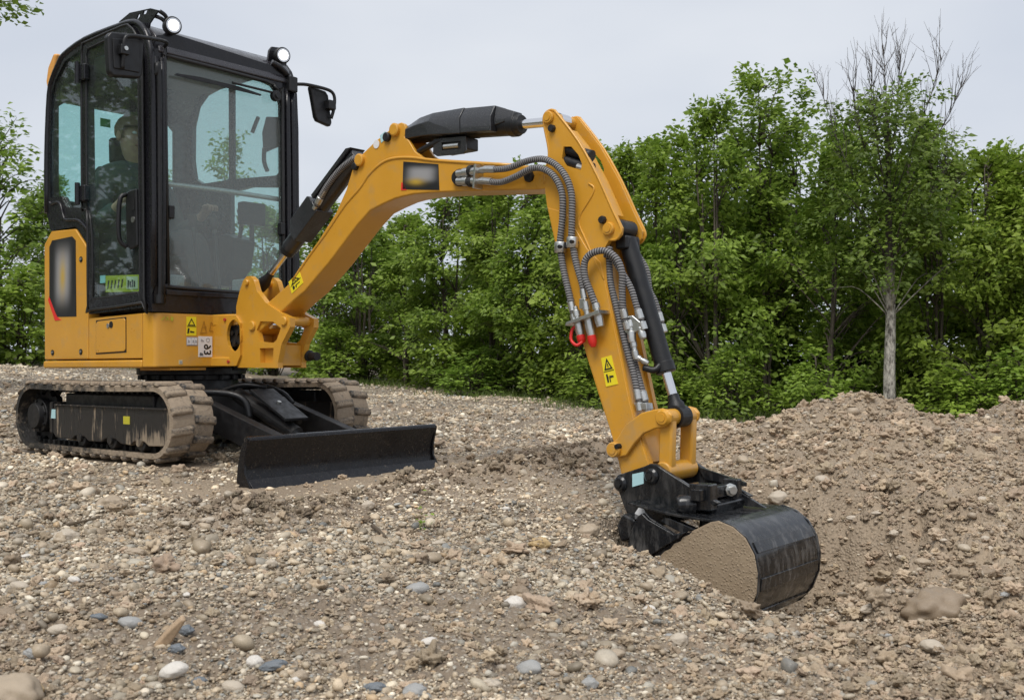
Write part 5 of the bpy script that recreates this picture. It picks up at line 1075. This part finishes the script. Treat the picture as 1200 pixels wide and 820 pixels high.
# ------------------------------------------------------------------ leaves
def m_leaf(name, dark, light, trans=.42):
    m = mat(name, dark, .5); n = NT(m)
    v = n.n('ShaderNodeAttribute', attribute_name='lv').outputs['Fac']
    oi = n.n('ShaderNodeObjectInfo').outputs['Random']
    c = n.mixc(v, dark, light); c = n.mixc(n.math('MULTIPLY', oi, .4), c, (light[0]*1.05, light[1]*.92, light[2]*.8))
    n.set('Base Color', c); n.set('Roughness', .48); n.set('Specular IOR Level', .4)
    t = n.n('ShaderNodeBsdfTranslucent', {'Color': n.mixc(.5, c, (.13, .25, .03))})
    x = n.n('ShaderNodeMixShader', {0: trans, 1: n.b.outputs[0], 2: t.outputs[0]}); n.t.links.new(x.outputs[0], n.o.inputs['Surface'])
    return m
LEAF = m_leaf('hedge_leaf', (.078, .142, .021), (.335, .465, .070))
LEAF2 = m_leaf('birch_leaf', (.065, .112, .021), (.235, .320, .056))
LEAF3 = m_leaf('young_leaf', (.11, .20, .03), (.32, .47, .07))
def m_bark(name, a, b, sc_=(14, 14, 3), old=0):
    m = mat(name, a, .9); n = NT(m); mp_ = n.n('ShaderNodeMapping', {'Vector': n.n('ShaderNodeTexCoord').outputs['Object'], 'Scale': sc_})
    k = n.noise(1, 6, .7, mp_.outputs[0]); c = n.mixc(n.ramp(k, (.38, 0.), (.6, 1.)), a, b)
    if old:                             # pale bark on the stem, dark on the young wood higher up
        z = n.n('ShaderNodeSeparateXYZ', {'Vector': n.n('ShaderNodeTexCoord').outputs['Object']}).outputs['Z']
        c = n.mixc(n.ramp(n.math('DIVIDE', z, old), (.72, 0.), (1., 1.)), c, (.06, .05, .04))
    n.set('Base Color', c); n.bump(k, .6, .02); return m
BARK = m_bark('hedge_bark', (.035, .028, .02), (.12, .10, .075)); BIRCH = m_bark('birch_bark', (.09, .08, .07), (.62, .58, .51), (26, 26, 12), 1.7); TWIG = m_bark('bare_twig_bark', (.05, .042, .038), (.11, .095, .08))
def leaves_mesh(name, C, D, Ln, npl, size, rs, m, droop=.25, spread=.16):
    """C spray roots, D directions, Ln lengths: npl leaves along each flat, drooping spray"""
    S = len(C); t = rs.uniform(.05, 1, (S, npl)); up = np.array([0, 0, 1.])
    sd_ = np.cross(D, up); sd_ /= np.linalg.norm(sd_, axis=1, keepdims=True)+1e-9; nn = np.cross(sd_, D)
    lat = rs.normal(0, 1, (S, npl))*spread*(1.15-t*.75); ver = rs.normal(0, .035, (S, npl))-droop*t**2*Ln[:, None]
    P = C[:, None]+D[:, None]*(t*Ln[:, None])[..., None]+sd_[:, None]*(lat*Ln[:, None]*1.8)[..., None]+nn[:, None]*rs.normal(0, .03, (S, npl))[..., None]; P[..., 2] += ver
    P = P.reshape(-1, 3); n = len(P); Dr = np.repeat(D, npl, 0); sg = np.sign(lat.ravel())
    ax_ = Dr*rs.uniform(.2, 1, (n, 1))+np.repeat(sd_, npl, 0)*(sg*rs.uniform(.3, 1.2, n))[:, None]+rs.normal(0, .3, (n, 3)); ax_[:, 2] -= .25; ax_ /= np.linalg.norm(ax_, axis=1, keepdims=True)
    nr = up*.8+Dr*.55+rs.normal(0, .45, (n, 3)); w = np.cross(nr, ax_); w /= np.linalg.norm(w, axis=1, keepdims=True); nr = np.cross(ax_, w)
    s = size*rs.lognormal(0, .25, n)[:, None]
    v = np.stack([P, P+ax_*s*.45+w*s*.30+nr*s*.07, P+ax_*s*1.05-nr*s*.10, P+ax_*s*.45-w*s*.30+nr*s*.07], 1).reshape(-1, 3)
    i = np.arange(n)*4; f = np.stack([np.stack([i, i+1, i+2], 1), np.stack([i, i+2, i+3], 1)], 1).reshape(-1, 3)
    me = np_mesh(name, v, f, False); a = me.attributes.new('lv', 'FLOAT', 'FACE')
    lv = np.clip(np.repeat(rs.uniform(0, .6, S), npl)+rs.uniform(0, .5, n), 0, 1); a.data.foreach_set('value', np.repeat(lv, 2)[:len(me.polygons)].astype(np.float32)); me.materials.append(m); return me
def tree_meshes(seed, H=3., Rm=.85, sprays=230, npl=30, leaf=.075, z0=.12, prof=None, stems=3, wood_m=None, leaf_m=None, wr=.035, lean=.12, every=3, lr=.011, boughs=0):
    rs = np.random.default_rng(seed); rr = random.Random(seed)
    prof = prof or (lambda t: (min(1, .55+t*1.4) if t < .35 else 1.0)*max(.0, 1-((t-.35)/.68)**1.6 if t > .35 else 1))
    bm = B(); tips = []
    paths = []
    for s in range(stems):
        a = rr.uniform(0, 2*pi); sp = Rm*rr.uniform(.05, .35)*(stems > 1); p = [Vector((cos(a)*sp*.3, sin(a)*sp*.3, -.1))]
        for k in range(1, 7): p.append(Vector((cos(a)*sp*(.3+k*.12)+rr.gauss(0, .03)*lean*8*.3, sin(a)*sp*(.3+k*.12)+rr.gauss(0, .03)*lean*8*.3, H*(.97 if s == 0 else rr.uniform(.7, .93))*k/6)))
        paths.append(p); tube(bm, p, lambda t: wr*(1-.85*t), 7, 2)
    t = np.clip(rs.beta(1.15, 1.1, sprays), 0, .985); zc = z0+t*(H-z0)
    ang = rs.uniform(0, 2*pi, sprays); lump = np.array([1+.35*sin(3*a+seed+5*tt)+.25*sin(5*a-9*tt+seed*2) for a, tt in zip(ang, t)])
    rad = Rm*np.array([prof(tt) for tt in t])*np.sqrt(rs.uniform(.12, 1, sprays))*np.clip(lump, .5, 1.5)
    if boughs:                          # sprays gather on a few boughs, with hollows between them
        tb = np.clip((np.arange(boughs)+rs.uniform(0, 1, boughs))/boughs, .03, .97); ab = rs.uniform(0, 2*pi, boughs)+np.arange(boughs)*2.4; k = rs.integers(0, boughs, sprays)
        t = np.clip(tb[k]+rs.normal(0, .035, sprays), 0, .985); ang = ab[k]+rs.normal(0, .42, sprays); zc = z0+t*(H-z0)
        rad = Rm*np.array([prof(tt) for tt in t])*np.clip(rs.uniform(.55, 1.15, boughs)[k]+rs.normal(0, .16, sprays), .25, 1.35)
    Ln = rs.uniform(.22, .50, sprays)*(.6+.5*Rm); r0 = np.maximum(rad-Ln*.75, 0)
    C = np.stack([np.cos(ang)*r0, np.sin(ang)*r0, zc], 1); D = np.stack([np.cos(ang), np.sin(ang), rs.uniform(-.15, .55, sprays)+.9*np.maximum(t-.75, 0)*4], 1); D /= np.linalg.norm(D, axis=1, keepdims=True)
    for k in range(0, sprays, every):
        st_ = min((q for p in paths for q in p), key=lambda q: (q-Vector(C[k])).length+4*max(0, q.z-C[k][2]+.75*math.hypot(q.x-C[k][0], q.y-C[k][1]))); tube(bm, [st_, st_.lerp(Vector(C[k]), .6)+Vector((0, 0, .04)), Vector(C[k]), Vector(C[k]+D[k]*Ln[k]*.8)-Vector((0, 0, .12*Ln[k]))], lambda t: lr*(1-.8*t), 5, 2)
    bmesh.ops.recalc_face_normals(bm, faces=bm.faces); wm = bpy.data.meshes.new('trunk'); bm.to_mesh(wm); bm.free(); wm.polygons.foreach_set('use_smooth', [True]*len(wm.polygons)); wm.materials.append(wood_m or BARK)
    return wm, leaves_mesh('crown', C, D, Ln, npl, leaf, rs, leaf_m or LEAF)
def plant(name, label, cat, meshes, px, d, top=None, sx=1., H0=3., rot=0., group=None, extra=()):
    x, y = (px-600)/1240*d, d; z = float(base_h(np.array([x]), np.array([y]))[0]); o = thing(name, label, cat, (x, y, z-.03), group); o.rotation_euler = (0, 0, rot)
    h = CAM_H-(top+9*sin(px*1.7)-12-428)/1240*d-z if top is not None else H0; k = h/H0; o.scale = (sx, sx, k)
    for nm, me in zip(('trunk', 'crown'), meshes):
        c = bpy.data.objects.new(nm, me); COL.objects.link(c); c.parent = o
        if nm == 'crown': c['kind'] = 'stuff'
    return o
VAR = [tree_meshes(20+k, leaf=.068, npl=38, sprays=240, boughs=(15, 18, 14, 17, 16)[k], stems=(3, 4, 2, 3, 5)[k], Rm=(.85, .95, .8, .9, .88)[k]) for k in range(5)]
G1, G2 = 'leafy trees in the front row of the hedge', 'leafy trees in the back row of the hedge'
front = [(372, 18.0, 268, 1.05, 'leafy green tree just right of the cab, below the lift cylinder'), (428, 17.2, 270, 1.0, 'leafy green tree seen under the lower bend of the boom'), (478, 16.5, 262, .95, 'low rounded tree under the boom arch beside the sky gap'),
 (528, 15.8, 236, .95, 'bushy tree under the boom below its dark printed panel'), (578, 15.1, 224, .95, 'full green tree under the boom below the hose fittings'), (630, 14.4, 215, .95, 'dense tree just left of the yellow stick'),
 (684, 13.8, 205, .9, 'tree largely covered by the yellow stick'), (733, 13.2, 190, .9, 'tree showing behind the bucket cylinder right of the stick'), (785, 12.7, 195, .9, 'rounded tree next right from the bucket cylinder'),
 (838, 12.4, 158, .85, 'taller tree left of the slim high crown'), (965, 12.2, 188, .85, 'bushy tree between the slim high crown and the pale trunk'), (1100, 11.9, 190, .8, 'tree to the right of the pale trunk above the grass notch'),
 (1160, 11.6, 203, .85, 'dipped tree near the right edge of the hedge'), (1222, 11.4, 182, .9, 'tree cut off by the right edge of the photo'), (1290, 11.2, 190, .95, 'tree just outside the right edge')]
for i, (px, d, top, sx, lab) in enumerate(front): plant('hedge_tree', lab, 'tree', VAR[i % 5], px, d, top, sx, rot=i*1.9, group=G1)
back = [(400, 19.6, 282, 1.1, 'left'), (455, 19, 285, 1.05, ''), (555, 17.4, 238, 1.05, ''), (660, 16, 214, 1.05, ''), (710, 15.4, 196, 1., ''), (760, 14.8, 190, 1., ''), (812, 14.3, 185, 1., ''), (870, 14, 178, 1., ''), (928, 13.9, 165, 1., ''), (1000, 13.8, 175, 1., ''), (1068, 13.6, 178, 1., ''), (1132, 13.4, 208, 1., ''), (1195, 13.2, 192, 1., ''), (1262, 13, 190, 1., '')]
bl_ = ['beyond the cab post', 'beyond the low sky gap', 'beyond the middle of the boom', 'beyond the elbow of boom and stick', 'beyond the top of the bucket cylinder', 'beyond the hoses right of the stick', 'beyond the dip left of the tall crowns', 'left behind the slim high crown', 'right behind the slim high crown', 'left behind the pale trunk', 'right behind the pale trunk', 'beyond the dip near the right edge', 'behind the rightmost crowns', 'behind the edge tree, mostly out of frame']
for i, ((px, d, top, sx, _), b_l) in enumerate(zip(back, bl_)): plant('hedge_tree', 'back row green tree '+b_l, 'tree', VAR[(i*2+1) % 5], px, d, top, sx*1.05, rot=i*2.3+1, group=G2)
for i, (px, d) in enumerate([(470, 22.5), (590, 20.5), (700, 18.8), (800, 17.6), (890, 17), (985, 16.6), (1085, 16.2), (1190, 15.8), (1290, 15.5)]): plant('hedge_tree', 'shaded tree far behind the hedge, '+('beyond the left end', 'beyond the boom', 'beyond the stick', 'beyond the bucket cylinder', 'beyond the slim high crown', 'beyond the dead twigs', 'beyond the pale trunk', 'beyond the right edge crowns', 'out of frame right')[i], 'tree', VAR[(i*3+2) % 5], px, d, 262-(i*5), 1.35, rot=i*1.1+2, group='trees standing far behind the hedge')
left = [(8, 20, 148, 1.5, 'airy tree at the left edge behind the cab'), (-70, 19, 120, 1.6, 'tree mostly outside the left edge'), (52, 21.5, 222, 1.2, 'tree touching the rear edge of the cab'), (120, 22, 250, 1.2, 'tree hidden behind the cab door'), (205, 21.5, 215, 1.2, 'tree seen through the windscreen left part'), (268, 20.5, 178, 1.1, 'thin tree seen through the far cab window'), (322, 19.2, 255, 1.1, 'tree showing in the gap between cab and boom')]
AIRY = [tree_meshes(40+k, sprays=120, npl=22, stems=2, Rm=.9) for k in range(2)]
for i, (px, d, top, sx, lab) in enumerate(left): plant('hedge_tree', lab, 'tree', AIRY[i % 2] if i in (0, 1, 4, 5) else VAR[i % 5], px, d, top, sx, rot=i*1.3+.4, group='trees behind the cab')
LOW = [tree_meshes(60+k, H=1., Rm=.55, sprays=90, npl=24, leaf=.06, z0=.03, stems=5, wr=.012, leaf_m=LEAF3 if k == 1 else LEAF) for k in range(3)]
for i, (px, d, h, sx, lab) in enumerate([(20, 18, 1.6, 1.9, 'low dense shrub at the left edge beside the cab'), (-40, 17.5, 1.7, 2., 'low shrub beyond the left edge'), (395, 16.6, .8, 1.3, 'low shrub at the hedge foot behind the far track'), (860, 11.6, .75, .9, 'pale green sapling shrub at the hedge foot left of the mound'), (955, 11.4, .75, .95, 'bright shrub left of the pale trunk above the mound'), (1130, 11.0, .62, 1.0, 'bright low shrub by the grass notch'), (1190, 10.8, .75, 1., 'leafy shrub at the right edge over the small mound'), (560, 14.6, .6, 1.2, 'low shrub at the hedge foot under the boom'), (690, 12.9, .55, 1., 'low shrub at the hedge foot by the stick'), (790, 12.1, .5, 1., 'low shrub right of the bucket cylinder rod')]):
    plant('shrub', lab, 'shrub', LOW[1] if i in (4, 5, 6) else LOW[i % 3], px, d, None, sx, 1., i*1.1, 'shrubs at the hedge foot').scale = (sx, sx, h)
SIDE = tree_meshes(71, H=5., Rm=1.5, sprays=330, npl=30, leaf=.11, z0=.3, stems=3, wr=.07)
for i, (x_, y_, h_) in enumerate([(-8.5, 4.6, 5.2), (-10.5, 6.8, 6.0), (-9.2, 9.0, 5.0), (-12.5, 9.5, 6.5), (-8.0, 2.2, 5.4), (-9.8, .2, 6)]):
    o = plant('side_tree', 'tall leafy tree off to the left, %s' % ('nearest the cab', 'second from the cab', 'behind the machine', 'farthest back', 'beside the open ground', 'beside the camera')[i], 'tree', SIDE, 600+1240*x_/y_, y_, None, 1.15, 5., i*1.7, 'trees along the left side'); o.scale.z = h_/5
# the slim tall tree, the birch with bare top, the overhanging tree on the left
tall = tree_meshes(81, H=4., Rm=.62, sprays=240, npl=34, leaf=.066, z0=.9, stems=2, lean=.2, prof=lambda t: .8+.25*sin(t*9) if t < .8 else 1.05-1.6*(t-.8))
plant('tall_tree', 'slim tall green tree rising above the hedge left of the bare twigs', 'tree', tall, 900, 12.9, 106, 1., 4., .4)
bw, bc_ = tree_meshes(91, H=3.5, Rm=.85, sprays=260, npl=32, leaf=.054, z0=1.45, stems=1, wood_m=BIRCH, leaf_m=LEAF2, wr=.075, every=6, lr=.008, prof=lambda t: (1.05-.18*t+.12*sin(11*t)) if t < .7 else .98-1.5*(t-.7))
bt = plant('birch_tree', 'pale trunked birch with bare dead twigs on top', 'tree', (bw, bc_), 1042, 11.4, 118, 1., 3.5, 2.0)
bt.rotation_euler = (0, 0, 0); bm = B(); rr = random.Random(5); LP = []
limbs = [[(0, 1.9), (.03, 2.9), (.0, 3.45), (-.02, 4.0)], [(-.03, 2.3), (-.14, 2.95), (-.22, 3.3), (-.25, 3.72)], [(-.05, 2.1), (-.35, 2.6), (-.52, 3.05), (-.68, 3.6)], [(.03, 2.3), (.20, 2.8), (.38, 3.35), (.52, 3.85)],
         [(.04, 2.2), (.32, 2.75), (.60, 3.2), (.76, 3.62)], [(.03, 1.9), (.40, 2.3), (.66, 2.65), (.78, 3.0)], [(.04, 1.7), (.45, 2.0), (.72, 2.3), (.84, 2.62)], [(0, 2.5), (.10, 3.1), (.16, 3.5), (.22, 3.95)], [(-.02, 2.4), (-.25, 2.8), (-.40, 3.2), (-.45, 3.45)]]
for q, lb in enumerate(limbs):
    yd = rr.uniform(-.3, .3); P = [Vector((x_, yd*k/3, z_)) for k, (x_, z_) in enumerate(lb)]; tube(bm, P, lambda t: .0075*(1-.85*t)+.0012, 5, 4); LP += [(P[k].lerp(P[k+1], u), (P[k+1]-P[k]).normalized()) for k in range(2) for u in rr.choices([.1, .3, .5, .7, .9], k=4) if k == 0 or u < .5]
    for j in range(24):
        t = rr.uniform(.3, .98)*3; k = min(2, int(t)); s_ = P[k].lerp(P[k+1], t-k); d = ((P[k+1]-P[k]).normalized()+Vector((rr.gauss(0, .42), rr.gauss(0, .42), rr.uniform(.1, .5)))).normalized(); ln = rr.uniform(.18, .5); m_ = s_+d*ln*.5+Vector((rr.gauss(0, .02), rr.gauss(0, .02), 0)); e = s_+d*ln+Vector((0, 0, .05))
        tube(bm, [s_, m_, e], lambda t: .0045*(1-.75*t), 4, 2)
        for w_ in range(2): u = s_.lerp(e, rr.uniform(.3, .9)); tube(bm, [u, u+(d+Vector((rr.gauss(0, .6), rr.gauss(0, .6), .3))).normalized()*rr.uniform(.08, .2)], lambda t: .0022*(1-.5*t), 3, 0)
obj('bare_twigs', bm, TWIG, bt)
rs = np.random.default_rng(8); Dn = np.array([tuple(d) for p, d in LP])+rs.normal(0, .45, (len(LP), 3)); Dn /= np.linalg.norm(Dn, axis=1, keepdims=True)
link('crown', leaves_mesh('crown', np.array([tuple(p) for p, d in LP]), Dn, rs.uniform(.2, .4, len(LP)), 16, .052, rs, LEAF2, .1), None, bt, kind='stuff')
ov = thing('overhanging_tree', 'leafy branch tips of a large tree hanging in at the top left corner', 'tree', (-6.4, 9.5, float(base_h(np.array([-6.4]), np.array([9.5]))[0])))
bm = B(); tube(bm, [(0, 0, -.1), (.05, 0, 1.5), (.1, 0, 3), (.0, 0, 4.6)], lambda t: .14*(1-.6*t), 10); C, D, Ln = [], [], []; rs = np.random.default_rng(3)
for k in range(46):
    z = rs.uniform(1.2, 4.6); a = rs.uniform(-1.2, 1.2) if k < 30 else rs.uniform(0, 6.28); ln = rs.uniform(.9, 1.85) if z > 2 else rs.uniform(.8, 1.5); e = np.array([cos(a)*ln, sin(a)*ln, z+rs.uniform(0, .5)])
    tube(bm, [(.06, 0, z-.3), tuple(e*.5+np.array([.03, 0, z*.5-.02])), tuple(e)], lambda t: .025*(1-.8*t), 6, 3)
    for j in range(6): C.append(np.array([.06, 0, z-.2])+(e-np.array([.06, 0, z-.2]))*rs.uniform(.5, 1)); d = np.array([cos(a)+rs.normal(0, .5), sin(a)+rs.normal(0, .5), rs.uniform(-.1, .4)]); D.append(d/np.linalg.norm(d)); Ln.append(rs.uniform(.2, .4))
obj('trunk', bm, BARK, ov, smooth=True); cm = leaves_mesh('crown', np.array(C), np.array(D), np.array(Ln), 22, .07, rs, LEAF2); link('crown', cm, None, ov, kind='stuff')
# grass along the hedge foot
GR = m_leaf('grass_blade', (.05, .09, .018), (.14, .20, .045), .2)
def grass(spots_, n_each):
    V_, F_ = [], []; rs = np.random.default_rng(12)
    for px, d, rad in spots_:
        x0 = (px-600)/1240*d; x = x0+rs.normal(0, rad, n_each); y = d+rs.normal(0, rad*.6, n_each); z = base_h(x, y); a = rs.uniform(0, 2*pi, n_each); h = rs.uniform(.05, .16, n_each); ln = rs.normal(0, .05, (n_each, 2))
        for i in range(n_each):
            k = len(V_); w = .006; c, s = cos(a[i])*w, sin(a[i])*w; V_ += [(x[i]-c, y[i]-s, z[i]), (x[i]+c, y[i]+s, z[i]), (x[i]+ln[i, 0], y[i]+ln[i, 1], z[i]+h[i])]; F_.append((k, k+1, k+2))
    me = np_mesh('grass', np.array(V_), np.array(F_), False); a = me.attributes.new('lv', 'FLOAT', 'FACE'); a.data.foreach_set('value', rs.uniform(0, 1, len(me.polygons)).astype(np.float32)); link('grass', me, GR, kind='stuff')
grass([(1112, 10.9, .18), (130, 19, .8), (40, 19, .8), (450, 16.4, .5), (600, 14.1, .5), (700, 12.7, .4), (800, 12, .45), (900, 11.6, .5), (1000, 11.2, .4), (1180, 10.9, .4)], 900)
x, y, z = ray_hit(497, 620); sp_ = thing('seedling', 'tiny green seedling sprouting from the churned soil before the blade', 'plant', (x, y, z)); rs = np.random.default_rng(2)
d = rs.normal(0, 1, (7, 3)); d[:, 2] = np.abs(d[:, 2])+.4; d /= np.linalg.norm(d, axis=1, keepdims=True)
link('leaves', leaves_mesh('leaves', np.zeros((7, 3)), d, np.full(7, .04), 6, .016, rs, LEAF3), None, sp_)
bm = B(); tube(bm, [(0, 0, -.01), (.002, 0, .02)], .002); obj('stem', bm, TWIG, sp_)
